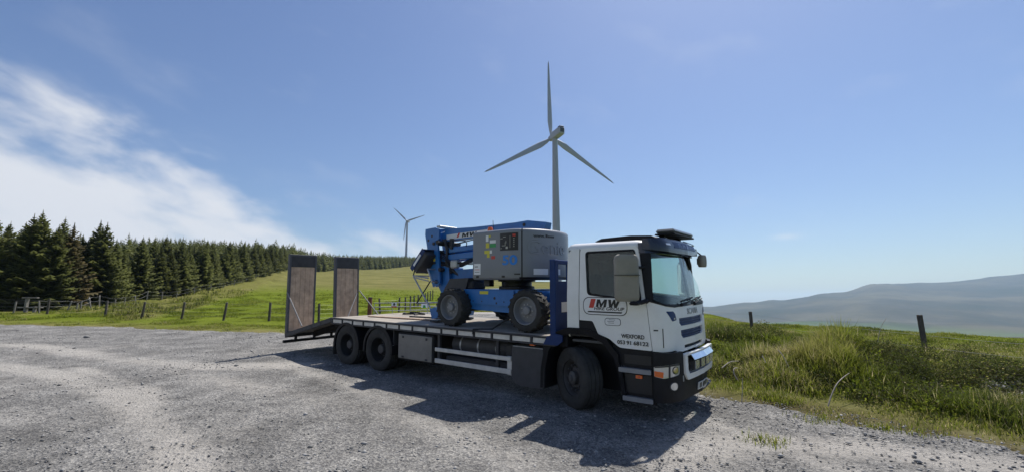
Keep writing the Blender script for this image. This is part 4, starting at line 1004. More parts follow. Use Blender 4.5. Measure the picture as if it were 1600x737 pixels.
for i, (x, sg) in enumerate(((1.015, -1), (-1.015, -1), (1.015, 1), (-1.015, 1))):
    o = lw if i == 0 else copy_tree(lw, lift)
    o.location = (x, sg*.96, .41); o.rotation_euler = (0, R(17*i), 0 if sg < 0 else math.pi)
def lp(name, m, mb, parent=lift, smooth=35): return mb.build(name, m, parent, smooth)
# chassis
lp('chassis', M_blue, MB().prism(rounded([(-.88, .80), (-.92, .42), (-.45, .36), (.45, .33), (.62, .36), (.70, .60), (.66, .80)], .03), 'y', -.80, .80))
lp('chassis_plate', M_blue, MB().prism([(-.62, .78), (-.62, .50), (.50, .46), (.55, .60), (.55, .78)], 'y', -.84, -.802))
lp('chassis_end', M_blue, MB().box(-1.45, -.93, -.62, .62, .36, .74, .03)); lp('chassis_end', M_blue, MB().box(.71, 1.40, -.62, .62, .40, .78, .03))
for x in (-1.015, 1.015): lp('axle', M_dsteel, MB().box(x-.09, x+.09, -.84, .84, .30, .50, .02))
lp('steer_link', M_dsteel, MB().tube([(1.015, -.78, .30), (.55, -.5, .30), (.55, .5, .30)], .03, 8))
lp('yellow_sticker', M_yellow, MB().box(-.36, -.12, -.846, -.841, .70, .765))
lp('tie_down_hole', M_ink, MB().lathe([(.03, -.8405), (0, -.8405)], c=(.05, 0, .62), n=12)); lp('tie_down_hole', M_ink, MB().lathe([(.022, -.8405), (0, -.8405)], c=(.10, 0, .52), n=12))
# slewing ring
lp('slewing_ring', M_ink, MB().lathe([(0, .80), (.40, .80), (.40, .86), (.34, .87), (.34, .96), (.42, .97), (.42, 1.0), (0, 1.0)], axis='z', n=36))
lp('cable_guide', M_ink, MB().box(-.36, -.20, -.72, -.55, .86, 1.0, .01))
lp('turntable_base', M_dsteel, MB().box(-.55, .80, -.70, .70, 1.0, 1.05, .01))
# turntable covers: flat side, big rounded tail
Xe, Ae, Be = tx(-1.70), .70, .95
def cover_xy(s, inset=0.0):
    """plan outline by arc parameter: s<0 straight near side, 0..1 round the tail, >1 far side"""
    a, b = Ae-inset, Be-inset
    if s < 0: return (Xe+s, -b)
    if s > 1: return (Xe-(s-1), b)
    t = (s-.5)*math.pi; return (Xe+a*math.cos(t)**.9 if True else 0, b*math.sin(t))
_cs = np.linspace(0, 1, 201); _cp = np.array([cover_xy(q) for q in _cs]); _cl = np.concatenate([[0], np.cumsum(np.hypot(*np.diff(_cp, axis=0).T))])
def arcs(m_): return m_ if m_ < 0 else float(np.interp(m_, _cl, _cs))        # metres along the cover -> parameter
def cov(s, z, off=0.0):
    k = 0.0
    if z > 1.96: k = .06*(1-math.sqrt(max(0, 1-((z-1.96)/.07)**2)))
    if z < 1.06: k = .05*((1.06-z)/.06)**2
    x, y = cover_xy(s, k); e = .01
    (xa, ya), (xb, yb) = cover_xy(max(-1.2, s-e), k), cover_xy(min(2.2, s+e), k); n_ = Vector((yb-ya, -(xb-xa), 0)).normalized()
    return Vector((x, y, z)) + n_*off
ZT = 2.03
def cover_panel(name, s0, s1, z0, z1, off, m=M_grey, parent=lift, n=None):
    mb = MB(); ss = np.linspace(s0, s1, n or max(3, int(abs(s1-s0)/.03))); zs = sorted(set([z0, z1]+[z for z in (1.0, 1.02, 1.04, 1.06, 1.3, 1.6, 1.9, 1.96, 1.985, 2.005, 2.02, 2.03) if z0 < z < z1]))
    vs = [cov(s, z, off) for s in ss for z in zs] + [cov(s, z, off-.03) for s in ss for z in zs]; k = len(zs); N_ = len(ss)*k; fs = []
    for i in range(len(ss)-1):
        for j in range(k-1):
            a = (i*k+j, (i+1)*k+j, (i+1)*k+j+1, i*k+j+1); fs += [a, tuple(N_+q for q in a[::-1])]
        fs += [(i*k, N_+i*k, N_+(i+1)*k, (i+1)*k), (i*k+k-1, (i+1)*k+k-1, N_+(i+1)*k+k-1, N_+i*k+k-1)]
    for i in (0, len(ss)-1):
        for j in range(k-1): fs.append((i*k+j, i*k+j+1, N_+i*k+j+1, N_+i*k+j))
    mb.add(vs, fs); return mb.build(name, m, parent, 40)
seam = 0.145
cp = cover_panel('side_cover', -.90, seam-.006, 1.0, ZT, 0)
cover_panel('tail_cover', seam+.006, 1-seam-.006, 1.0, ZT, 0)
cover_panel('side_cover', 1-seam+.006, 1.90, 1.0, ZT, 0)
cover_panel('cover_seam', seam-.008, seam+.008, 1.02, 1.97, -.012, M_ink, n=3)
tp = [cover_xy(s, .055) for s in np.concatenate([np.linspace(-.9, 0, 8), np.linspace(.02, .98, 40), np.linspace(1, 1.9, 8)])]
gap = .26
topn = [p for p in tp if p[1] <= -gap]; topn = topn + [(topn[-1][0], -gap), (topn[0][0], -gap)]
lp('cover_top', M_grey, MB().prism(topn, 'z', ZT-.035, ZT-.006)); lp('cover_top', M_grey, MB().prism([(x, -y) for x, y in topn], 'z', ZT-.035, ZT-.006))
lp('cover_end', M_grey, MB().box(Xe-.90, Xe-.87, -.915, -.32, 1.0, ZT-.04, .01)); lp('cover_end', M_grey, MB().box(Xe-.90, Xe-.87, .32, .915, 1.0, ZT-.04, .01))
lp('counterweight', M_dsteel, MB().prism([cover_xy(s, .06) for s in np.linspace(0.02, .98, 30)], 'z', 1.0, 1.25))
lp('turntable_upright', M_blue, MB().box(-.45, .75, -.24, -.20, 1.05, 2.05)); lp('turntable_upright', M_blue, MB().box(-.45, .75, .20, .24, 1.05, 2.05))
lp('hydraulic_unit', M_dsteel, MB().box(-.35, .75, -.80, -.30, 1.08, 1.85, .05)); lp('engine', M_dsteel, MB().box(-.35, .75, .30, .80, 1.08, 1.85, .05))
# decals on the covers: s on the flat side is metres forward of Xe (negative)
def sflat(x): return tx(x)-Xe
def dec(name, s0, s1, z0, z1, m, off=.003):
    return cover_panel(name, arcs(s0), arcs(s1), z0, z1, off+.027, m, cp, n=max(4, int(abs(s1-s0)/.03)))
dd = lambda x0, x1, z0, z1, m, nm='warning_label', off=-.024: dec(nm, sflat(x0), sflat(x1), tz(z0), tz(z1), m, off)
def tail_s(px_x):                      # arc parameter on the tail for a given x (near side)
    c = min(1, max(0, (tx(px_x)-Xe)/Ae)); return .5-math.acos(min(1, c**(1/.9)))/math.pi
pan = dd(-1.85, -1.42, 2.78, 3.135, M_ink, 'control_panel')
pn = mat('panel_print', (0.45, 0.44, 0.38), .5)
for (x0, x1, z0, z1) in ((-1.60, -1.593, 2.83, 3.08), (-1.80, -1.71, 2.875, 2.885), (-1.70, -1.65, 2.815, 2.86), (-1.72, -1.71, 2.88, 2.95), (-1.70, -1.69, 2.93, 2.98), (-1.84, -1.80, 2.82, 2.83), (-1.84, -1.78, 3.02, 3.03), (-1.77, -1.70, 3.05, 3.06)):
    dd(x0, x1, z0, z1, pn, 'panel_print', -.0225)
cover_panel('emergency_button', arcs(sflat(-1.535)), arcs(sflat(-1.475)), tz(3.06), tz(3.105), .012, M_red, cp, n=3)
for q in range(5): dd(-1.52, -1.50, 2.85+.04*q, 2.865+.04*q, pn, 'panel_switch', -.0225)
dd(-2.235, -2.165, 2.985, 3.115, M_label); dd(-2.155, -2.105, 3.07, 3.115, M_yellow); dd(-2.235, -2.145, 2.85, 2.955, M_yellow); dd(-2.125, -1.965, 2.945, 3.01, M_label); dd(-2.125, -1.965, 2.86, 2.935, M_green)
dd(-2.275, -2.13, 2.73, 2.80, M_yellow); dd(-2.205, -2.13, 2.65, 2.728, M_yellow); dd(-2.125, -2.07, 2.735, 2.80, M_label); dd(-2.085, -1.985, 2.615, 2.68, M_red)
dd(-2.565, -2.38, 2.30, 2.53, M_label, 'round_sticker'); dd(-2.54, -2.41, 2.40, 2.41, M_red, 'sticker_line', -.0225); dd(-2.54, -2.45, 2.46, 2.475, M_ink, 'sticker_line', -.0225); dd(-2.54, -2.41, 2.35, 2.36, M_ink, 'sticker_line', -.0225)
text_part('size_lettering', '50', .27, cp, M_lblue, lambda x, y, h: cov(arcs(sflat(-1.61)+x), tz(2.575)+y, .004+h), bold=.008, width=.35)
def tfn(m0, z0): return lambda x, y, h: cov(arcs(m0+x), z0+y, .004+h)
text_part('web_lettering', 'www.', .10, cp, M_ink, tfn(.72, tz(3.07)), bold=.002, width=.27)
for q in range(4): cover_panel('web_print', arcs(.875+.062*q), arcs(.925+.062*q), tz(3.045), tz(3.085+.02*(q == 0)), .004, M_dsteel, cp, n=3)
text_part('moulded_lettering', 'Genie', .40, cp, M_grey, tfn(.97, tz(2.83)), width=1.02, depth=.014, bold=.002)
cover_panel('oval_label', arcs(.59), arcs(.93), tz(2.29), tz(2.41), .004, M_label, cp, n=12)
cover_panel('oval_label', arcs(1.05), arcs(1.32), tz(2.29), tz(2.41), .004, M_label, cp, n=8)
# booms
def bar(name, a, b, w, h, m=M_blue, parent=lift, c=.012):
    a, b = Vector((tx(a[0]), a[1], tz(a[2]))), Vector((tx(b[0]), b[1], tz(b[2]))); d = b-a; L_ = d.length
    M_ = Matrix.Translation(a) @ Matrix.Rotation(math.atan2(-d.z, math.hypot(d.x, d.y)) , 4, 'Y') if abs(d.y) < 1e-6 and d.x > 0 else Matrix.Translation(a) @ d.to_track_quat('X', 'Z').to_matrix().to_4x4()
    return lp(name, m, MB().box(0, L_, -w/2, w/2, -h/2, h/2, c, M_), parent)
pb = lp('primary_boom', M_blue, MB().prism([(tx(-4.75), tz(3.50)), (tx(-4.75), tz(3.24)), (tx(-4.45), tz(3.16)), (tx(-3.0), tz(3.22)), (tx(-1.30), tz(3.27)), (tx(-1.27), tz(3.415)), (tx(-1.75), tz(3.49)), (tx(-2.1), tz(3.47)), (tx(-3.4), tz(3.46))], 'y', -.115, .115))
lp('boom_label', M_label, MB().prism([(tx(-4.28), tz(3.20)), (tx(-2.75), tz(3.255)), (tx(-2.75), tz(3.38)), (tx(-4.28), tz(3.33))], 'y', -.119, -.1155), pb)
bold_letters('boom_lettering', pb, M_ink, lambda x, y, h: Vector((tx(-3.50)+x, -.120-h, tz(3.295)+y+.036*x)), .46, .10)
lp('red_slash', M_red, MB().prism([(tx(-3.92), tz(3.24)), (tx(-3.86), tz(3.24)), (tx(-3.80), tz(3.35)), (tx(-3.86), tz(3.35))], 'y', -.121, -.1193), pb)
lp('pivot_pin', M_ink, MB().lathe([(.04, -.125), (0, -.125)], c=(tx(-1.84), 0, tz(3.40)), n=14), pb)
lp('boom_lettering', M_label, MB().prism([(tx(-4.62), tz(3.36)), (tx(-4.35), tz(3.40)), (tx(-4.34), tz(3.43)), (tx(-4.61), tz(3.39))], 'y', -.1185, -.1155), pb)
# vertical end link, in two cheek plates, with its cylinder and pins
ck = [(-4.87, 3.50), (-4.50, 3.52), (-4.36, 3.46), (-4.36, 3.22), (-4.52, 3.16), (-4.38, 2.10), (-4.55, 2.02), (-4.68, 2.30), (-4.80, 3.05), (-4.88, 3.35)]
ck = [(tx(a), tz(b)) for a, b in ck]
for y in (-.30, .24): lp('boom_knuckle', M_blue, MB().prism(ck, 'y', y, y+.06))
lp('knuckle_cap', M_steel, MB().box(tx(-4.45), tx(-4.32), -.31, .31, tz(3.505), tz(3.56), .01))
f2 = [(-4.50, 3.14), (-4.40, 3.14), (-4.33, 2.60), (-4.28, 2.12), (-4.42, 2.02), (-4.55, 2.20), (-4.52, 2.80)]
for y in (-.37, .31): lp('link_plate', M_blue, MB().prism([(tx(a)+.06, tz(b)) for a, b in f2], 'y', y, y+.055))
for (x, z, r) in ((-4.46, 3.10, .04), (-4.32, 3.12, .05), (-4.22, 2.45, .05), (-4.35, 2.15, .045), (-4.42, 2.62, .03)):
    lp('pivot_pin', M_dsteel, MB().tube([(tx(x), -.40, tz(z)), (tx(x), .40, tz(z))], r, 12))
lp('yellow_sticker', M_yellow, MB().box(tx(-4.47), tx(-4.40), -.376, -.3705, tz(2.66), tz(2.73)))
lp('lift_cylinder', M_dsteel, MB().tube([(tx(-4.22), 0, tz(3.15)), (tx(-4.12), 0, tz(2.35))], .07, 12))
lp('hose_bundle', M_ink, MB().tube([(tx(-4.25), -.2, tz(3.2)), (tx(-4.12), -.24, tz(2.95)), (tx(-4.14), -.22, tz(2.6)), (tx(-4.02), -.2, tz(2.35))], .045, 8))
lp('hose_bundle', M_ink, MB().tube([(tx(-4.30), .05, tz(3.1)), (tx(-4.20), -.12, tz(2.8)), (tx(-4.05), -.15, tz(2.45)), (tx(-3.8), -.1, tz(2.3))], .05, 8))
# stacked riser arms
bar('riser_arm', (-4.25, -.17, 2.92), (-1.9, -.17, 3.04), .10, .13); bar('riser_arm', (-4.25, .17, 2.92), (-1.9, .17, 3.04), .10, .13)
bar('riser_arm', (-4.35, -.17, 2.73), (-1.9, -.17, 2.87), .12, .15); bar('riser_arm', (-4.35, .17, 2.73), (-1.9, .17, 2.87), .12, .15)
bar('lower_riser', (-4.42, 0, 2.30), (-1.8, 0, 2.40), .30, .25)
lp('riser_bracket', M_blue, MB().prism([(tx(-4.40), tz(2.55)), (tx(-4.05), tz(2.50)), (tx(-4.0), tz(2.20)), (tx(-4.20), tz(1.98)), (tx(-4.42), tz(2.10))], 'y', -.26, .26))
bar('lift_cylinder', (-3.9, 0, 2.55), (-2.6, 0, 2.98), .09, .09, M_dsteel); 
lp('control_valve', M_steel, MB().box(tx(-3.95), tx(-3.72), -.32, -.18, tz(2.48), tz(2.68), .03))
lp('valve_block', M_dsteel, MB().box(tx(-3.55), tx(-3.0), -.50, -.05, tz(1.98), tz(2.16), .03)); 
lp('hose_guard', M_tank, MB().prism([(tx(-3.9), tz(1.96)), (tx(-3.7), tz(2.22)), (tx(-3.1), tz(2.24)), (tx(-3.2), tz(1.96))], 'y', -.55, .1))
lp('hand_rail', M_dsteel, MB().tube([(tx(-3.95), -.30, tz(3.02)), (tx(-3.95), -.30, tz(3.17)), (tx(-3.45), -.30, tz(3.12)), (tx(-3.40), -.30, tz(3.06)), (tx(-3.42), -.30, tz(2.98))], .012, 6))
lp('frame_post', M_dsteel, MB().box(tx(-4.02), tx(-3.94), -.26, -.18, tz(2.95), tz(3.21)))
# platform folded under the boom at the tail end
pf = empty('platform', parent=lift)
def tb(a, b, r=.02, m=M_steel, nm='platform_tube'): return lp(nm, m, MB().tube([(tx(a[0]), a[1], tz(a[2])), (tx(b[0]), b[1], tz(b[2]))], r, 8), pf)
for y in (-.62, .62):
    tb((-4.93, y, 2.30), (-4.15, y, 1.36)); tb((-4.30, y, 2.16), (-4.78, y, 1.62), .016, M_dsteel); tb((-4.93, y, 2.30), (-4.38, y, 2.24)); tb((-4.93, y, 2.26), (-4.36, y, 2.17), .016)
    tb((-4.86, y, 2.50), (-4.93, y, 2.30), .016, M_dsteel); tb((-4.40, y, 2.46), (-4.24, y, 2.16)); tb((-4.86, y, 2.42), (-4.42, y, 2.36), .014, M_dsteel)
for (x, z) in ((-4.93, 2.30), (-4.15, 1.36), (-4.30, 2.16), (-4.78, 1.62), (-4.40, 2.46)): tb((x, -.62, z), (x, .62, z), .018)
Mc = Matrix.Translation((tx(-4.70), 0, tz(2.68))) @ Matrix.Rotation(R(-47), 4, 'Y')
lp('platform_floor', M_dsteel, MB().box(-.30, .30, -.66, .66, -.16, .0, .02, Mc), pf)
lp('control_box', M_ink, MB().box(-.33, .31, -.66, .66, .02, .09, .015, Mc), pf)
lp('control_box_edge', M_navy, MB().box(-.34, .32, -.675, -.661, -.03, .10, .004, Mc), pf)
lp('platform_label', M_label, MB().box(-.20, .16, -.682, -.676, .0, .055, .0, Mc), pf)
lp('platform_mount', M_blue, MB().prism([(tx(-4.42), tz(2.06)), (tx(-4.20), tz(2.06)), (tx(-4.0), tz(1.72)), (tx(-4.15), tz(1.66))], 'y', -.25, .25), pf)
lp('platform_foot', M_blue, MB().prism([(tx(-4.28), tz(1.50)), (tx(-4.12), tz(1.55)), (tx(-3.95), tz(1.52)), (tx(-4.02), tz(1.30)), (tx(-4.20), tz(1.27))], 'y', -.64, .64), pf)
lp('platform_foot_pad', M_ink, MB().box(tx(-4.28), tx(-4.0), -.64, .64, tz(1.20), tz(1.245), .01), pf)
# cover furniture: latches, hinges, louvres; hoses along the booms
for m0 in (-.80, -.10): cover_panel('cover_latch', arcs(m0), arcs(m0+.07), 1.045, 1.085, .010, M_ink, cp, n=3)
cover_panel('lifting_handle', arcs(.20), arcs(.32), 1.10, 1.125, .014, M_ink, cp, n=4)
cover_panel('tail_bumper', arcs(.30), arcs(2.2), 1.005, 1.055, .012, M_ink, cp, n=30)
for k in range(3):
    y = -.255-.018*k; lp('hydraulic_hose', M_ink, MB().tube([(tx(-4.55), y, tz(3.02-.03*k)), (tx(-4.30), y-.03, tz(2.86-.05*k)), (tx(-3.9), y, tz(2.60)), (tx(-3.3), y+.03, tz(2.56+.03*k)), (tx(-2.6), y+.05, tz(2.62))], .013, 6))
for k in range(2): lp('hydraulic_hose', M_ink, MB().tube([(tx(-4.40), -.13-.02*k, tz(3.22)), (tx(-4.05), -.15, tz(3.05+.02*k)), (tx(-3.4), -.14, tz(3.145)), (tx(-2.7), -.13, tz(3.17))], .012, 6))
for (x, z) in ((-4.62, 3.30), (-4.75, 3.20), (-4.56, 2.62), (-4.50, 2.28)): lp('bolt_hole', M_ink, MB().lathe([(.035, -.3015), (0, -.3015)], c=(tx(x), 0, tz(z)), n=12))
for x in (-.55, -.3, .3): lp('chassis_bolt', M_ink, MB().lathe([(.016, -.843), (0, -.85)], c=(x, 0, .55), n=8))
lp('tie_rod', M_steel, MB().tube([(-1.35, -.58, .52), (-.95, -.60, .30)], .02, 6))
# beacon
bc = lp('beacon', M_orange, MB().lathe([(0, .13), (.04, .125), (.06, .09), (.065, .0), (0, 0)], c=(tx(-2.40), -.62, ZT-.006), axis='z', n=20))
lp('aerial', M_ink, MB().tube([(tx(-2.30), -.62, ZT-.01), (tx(-2.32), -.62, ZT+.26)], .006, 5)); lp('beacon_base', M_ink, MB().lathe([(.075, -.004), (.075, .02), (.0, .02)], c=(tx(-2.40), -.62, ZT-.006), axis='z', n=20), bc)

# ---- loose things on the bed
st = MB(); st.tube([TR @ Vector(p) for p in ((-2.30, -1.262, 1.10), (-2.30, -1.262, 1.196), (-2.0, -1.0, 1.20), (-1.55, -.85, 1.5))], .018, 6)
o = st.build('ratchet_strap', M_strap); tag(o, 'black ratchet strap over the bed edge between the two near lift wheels', 'strap')
st = MB(); st.tube([TR @ Vector(p) for p in ((-7.1, .9, 1.215), (-6.8, .6, 1.21), (-6.6, .85, 1.215), (-6.3, .65, 1.21), (-6.2, .9, 1.215), (-6.6, 1.0, 1.23), (-6.8, .85, 1.24))], .028, 6)
o = st.build('chain_heap', M_rope); tag(o, 'dark heap of chain on the bed beside the far ramp', 'chain')
st = MB(); st.tube([TR @ Vector(p) for p in ((-5.9, .1, 1.205), (-5.2, .2, 1.205), (-4.6, .05, 1.205), (-4.1, .25, 1.205))], .02, 6)
o = st.build('ratchet_strap', M_strap); tag(o, 'dark strap lying along the bed behind the lift platform', 'strap')
for (x, y, w, d, h, lab) in ((-2.15, .55, .45, .3, .07, 'dark timber packer on the bed under the middle of the lift'), (-5.3, -.35, 1.6, .10, .03, 'flat dark plank lying along the sunlit bed')):
    me = MB(); me.box(-w, w, -d/2, d/2, 0, h, .012); o = me.build('timber_packer' if h > .05 else 'loose_plank', M_dsteel if h > .05 else M_wood)
    o.matrix_world = TR @ Matrix.Translation((x, y, DZ+.002)) @ Matrix.Rotation(R(6), 4, 'Z'); tag(o, lab, 'plank')

# ------------------------------------------------------------------ wind turbines
def blade_mesh(Rr):
    mb = MB(); st = [(0.0, 1.05, 1.05, 0), (.03, 1.05, 1.05, 0), (.09, 2.1, .95, 20), (.20, 3.0, .70, 13), (.40, 2.4, .46, 8), (.65, 1.7, .30, 4), (.88, 1.05, .16, 1), (.97, .65, .09, 0), (1.0, .10, .03, 0)]
    vs = []; n = 12
    for (q, c, t, tw) in st:
        q = q*Rr; a_ = R(tw); cyl = c == t
        for k in range(n):
            a = 2*math.pi*k/n; x = math.cos(a)*c/2; y = math.sin(a)*t/2
            if not cyl: x = x - c*.18; y = y*(1.0 if x < 0 else .9)
            vs.append((x*math.cos(a_)-y*math.sin(a_), x*math.sin(a_)+y*math.cos(a_), q))
    fs = [(i*n+k, i*n+(k+1) % n, (i+1)*n+(k+1) % n, (i+1)*n+k) for i in range(len(st)-1) for k in range(n)]
    mb.add(vs, fs+[tuple((len(st)-1)*n+k for k in range(n))]); return mb.mesh('blade', 50)
def turbine(base, hub_h, Rr, yaw, phases, label, r0, r1):
    """rotor on the +y side of the tower before yaw"""
    t = empty('wind_turbine', Matrix.Translation(base) @ Matrix.Rotation(yaw, 4, 'Z')); tag(t, label, 'wind turbine', 'wind turbines on the hill')
    tw = MB(); n = 9; tw.lathe([(r0+(r1-r0)*i/n, (hub_h-1.6)*i/n) for i in range(n+1)]+[(0, hub_h-1.6)], axis='z', n=32); tw.build('tower', M_turb, t, 40)
    nc = MB(); pl = rounded([(-1.6, -1.7), (1.6, -1.7), (1.75, 1.2), (1.3, 1.9), (-1.3, 1.9), (-1.75, 1.2)], .5, 4); k = len(pl)
    vs = []; yy = [(-7.2, .72), (-6.8, .92), (-5, 1.0), (1.2, 1.0), (2.4, .85), (2.7, .7)]
    for (y, s_) in yy: vs += [(a*s_, y, hub_h+b*s_) for a, b in pl]
    fs = [(i*k+j, i*k+(j+1) % k, (i+1)*k+(j+1) % k, (i+1)*k+j) for i in range(len(yy)-1) for j in range(k)]+[tuple(range(k))[::-1], tuple((len(yy)-1)*k+j for j in range(k))]
    nc.add(vs, fs); no = nc.build('nacelle', M_turb, t, 40)
    MB().box(-1.05, 1.05, -7.26, -7.19, hub_h-.9, hub_h+1.2, .0).build('cooling_vent', M_turbd, no)
    MB().box(-1.2, 1.2, -7.0, -5.0, hub_h+1.85, hub_h+2.25, .1).build('cooler_top', M_turbd, no)
    hb = MB(); hb.lathe([(1.25, 2.5), (1.45, 3.0), (1.45, 4.2), (1.15, 5.1), (.6, 5.7), (0, 5.9)], c=(0, 0, hub_h), axis='y', n=24); hb.build('hub', M_turb, t, 40)
    bm_ = None
    for a in phases:
        if bm_ is None: bm_ = blade_mesh(Rr)
        b = link('blade', bm_, t, M_turb); b.location = (0, 3.6, hub_h); b.rotation_euler = (0, a, 0)
    return t
def tower_base(x, v):
    p = at(x, 440, v); z = float(ground_h(p[0], p[1])); return (p[0], p[1], z-.3)
# near machine: seen from behind, rotor on the far side
hubp = at(867, 212, 203); b1 = tower_base(866.5, 203); b1 = (hubp[0], hubp[1], b1[2])
turbine(b1, hubp[2]-b1[2], 40.0, R(22), [R(-1.5), R(118.5), R(238.5)], 'tall grey wind turbine rising behind the boom lift, rotor turned away', 2.1, 1.25)
hub2 = at(637.5, 345.5, 770); b2 = tower_base(634, 770); b2 = (at(634, 412, 770)[0], 770, b2[2])
turbine(b2, hub2[2]-b2[2], 35.0, R(170), [R(46), R(-75), R(173)], 'small distant wind turbine on the hill crest left of the lift', 2.3, 1.3)
# the pad by the far turbine
o = MB().prism([(-14, 0), (12, 0), (8, 2.2), (-8, 2.6)], 'y', -5, 5).build('turbine_mound', MATS['yard_gravel'] if 'yard_gravel' in MATS else bpy.data.materials['yard_gravel']); q = at(615, 414, 740); o.location = (q[0], q[1], float(ground_h(q[0], q[1]))-.6); tag(o, 'low pale mound beside the foot of the distant turbine', 'mound')

# ------------------------------------------------------------------ plantation
def leaf_material(name, c0, c1, c2):
    m, N, L, b = nodes_mat(name); b.inputs['Roughness'].default_value = .75; b.inputs['Specular IOR Level'].default_value = .25
    a = N.new('ShaderNodeAttribute'); a.attribute_name = 'tint'
    oi = N.new('ShaderNodeObjectInfo')
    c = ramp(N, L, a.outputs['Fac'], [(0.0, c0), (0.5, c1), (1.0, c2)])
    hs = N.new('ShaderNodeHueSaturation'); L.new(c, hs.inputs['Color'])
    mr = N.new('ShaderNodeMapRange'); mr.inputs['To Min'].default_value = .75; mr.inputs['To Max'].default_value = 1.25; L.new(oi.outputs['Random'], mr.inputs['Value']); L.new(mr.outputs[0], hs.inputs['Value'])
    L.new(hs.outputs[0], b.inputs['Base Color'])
    # leaves let some light through
    out = N['Material Output']; tr = N.new('ShaderNodeBsdfTranslucent'); L.new(hs.outputs[0], tr.inputs['Color']); mx = N.new('ShaderNodeMixShader'); mx.inputs[0].default_value = .42
    L.new(b.outputs[0], mx.inputs[1]); L.new(tr.outputs[0], mx.inputs[2]); L.new(mx.outputs[0], out.inputs['Surface']); return m
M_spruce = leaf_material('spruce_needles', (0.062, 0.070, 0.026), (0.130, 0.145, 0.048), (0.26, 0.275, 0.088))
M_brown = leaf_material('browned_spruce_needles', (0.055, 0.050, 0.022), (0.125, 0.105, 0.05), (0.22, 0.175, 0.09))
def spruce(seed, H, detail):
    """crown as whorled drooping boughs of small needle sprays; returns V, F(tri), tint"""
    g = np.random.default_rng(seed); V = []; F = []; T = []
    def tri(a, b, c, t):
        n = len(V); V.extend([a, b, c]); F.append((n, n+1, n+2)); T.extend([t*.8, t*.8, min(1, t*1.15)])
    z = .05*H; base_r = H*g.uniform(.32, .40); step = H*(.030 if detail > 1 else .055)
    while z < H*.985:
        q = z/H; rad = base_r*(1-q)**.9*(.9 if q > .12 else .8)*g.uniform(.78, 1.12)
        nb = max(3, int((9 if detail > 1 else 6)*(1-.45*q))); ph = g.uniform(0, 6.28)
        for k in range(nb):
            a = ph+2*math.pi*k/nb+g.uniform(-.25, .25); L_ = rad*g.uniform(.68, 1.18); droop = g.uniform(.18, .42)*(1-q)+.02; rise = .55*q
            d = np.array([math.cos(a), math.sin(a), 0]); s = np.array([-math.sin(a), math.cos(a), 0])
            m = max(2, int(L_/(H*.035)*(1 if detail > 1 else .55)))
            for j in range(m):
                f0 = (j+.25)/m; f1 = min(1.08, f0+1.5/m)
                p0 = d*L_*f0+np.array([0, 0, z+L_*(rise*f0-droop*f0**1.0+.18*f0**2.2)]); p1 = d*L_*f1+np.array([0, 0, z+L_*(rise*f1-droop*f1+.18*f1**2.2)])
                w = L_*(.34 if detail > 1 else .5)*(1-.65*f0)*g.uniform(.7, 1.2)+.05
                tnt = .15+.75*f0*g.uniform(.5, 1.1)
                for sg in (-1, 1):
                    tip = p1*.75+p0*.25+s*sg*w+np.array([0, 0, -w*g.uniform(.15, .55)])
                    tri(p0, p1, tip, tnt)
                    if detail > 1:
                        tip2 = p0+d*L_*.04+s*sg*w*.55+np.array([0, 0, -w*g.uniform(.4, .9)]); tri(p0, (p0+p1)/2, tip2, tnt*.7)
                if j == m-1: tri(p0+s*w*.2, p0-s*w*.2, p1+d*L_*.08, min(1, tnt*1.2))
        z += step*g.uniform(.75, 1.2)*(1-.35*q)
    for k in range(6): a = k*1.05; tri((.05*math.cos(a), .05*math.sin(a), H*.93), (.05*math.cos(a+2), .05*math.sin(a+2), H*.93), (g.uniform(-.03, .03), 0, H*1.03), .6)
    return np.array(V, np.float32), np.array(F, np.int32), np.array(T, np.float32)
SPR = []
for k in range(7):
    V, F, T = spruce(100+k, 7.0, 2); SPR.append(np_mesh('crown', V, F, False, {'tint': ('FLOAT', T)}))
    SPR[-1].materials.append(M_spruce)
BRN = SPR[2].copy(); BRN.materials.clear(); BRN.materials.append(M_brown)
tk = MB(); tk.tube([(0, 0, -.3), (0.01, 0, 1.5), (0, .01, 4), (0, 0, 6.9)], [.13, .11, .07, .012], 7); TRUNK = tk.mesh('trunk', 60); TRUNK.materials.append(M_bark)
def edge_point(c): 
    xs = [e[0] for e in fence_edge()]; vs = [e[1] for e in fence_edge()]; v = float(np.interp(c, xs, vs)); return ((c-800)/FOC/1.0122*v, v)
trees = []; random.seed(11)
# the front rows, one by one
lab_front = {-46: 'spruce cut by the left edge of the picture', 32: 'second tall dark spruce from the left, behind the wooden stile', 8: 'tall dark spruce at the far left, first above the wooden stile', 62: 'slender pointed spruce left of the brown-tinged spruce', 98: 'brown-tinged spruce in the plantation front row at the left', 140: 'tall spruce with a long bare leader right of the brown-tinged spruce'}
def tree(x, y, H, var, label, group, brown=False):
    t = empty('spruce_tree', Matrix.Translation((x, y, float(ground_h(x, y))-.05)) @ Matrix.Rotation(random.uniform(0, 6.28), 4, 'Z') @ Matrix.Scale(H/7.0, 4)); tag(t, label, 'tree', group)
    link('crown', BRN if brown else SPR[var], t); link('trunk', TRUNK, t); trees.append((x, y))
for c, H in ((-46, 7.4), (8, 7.6), (32, 7.3), (62, 6.6), (98, 7.0), (140, 7.3)):
    x, y = edge_point(c); tree(x, y+random.uniform(-.3, 1.2), H, random.randrange(7), lab_front.get(c, 'dark green spruce in the front row of the plantation'), 'front row of the plantation', brown=(c == 98))
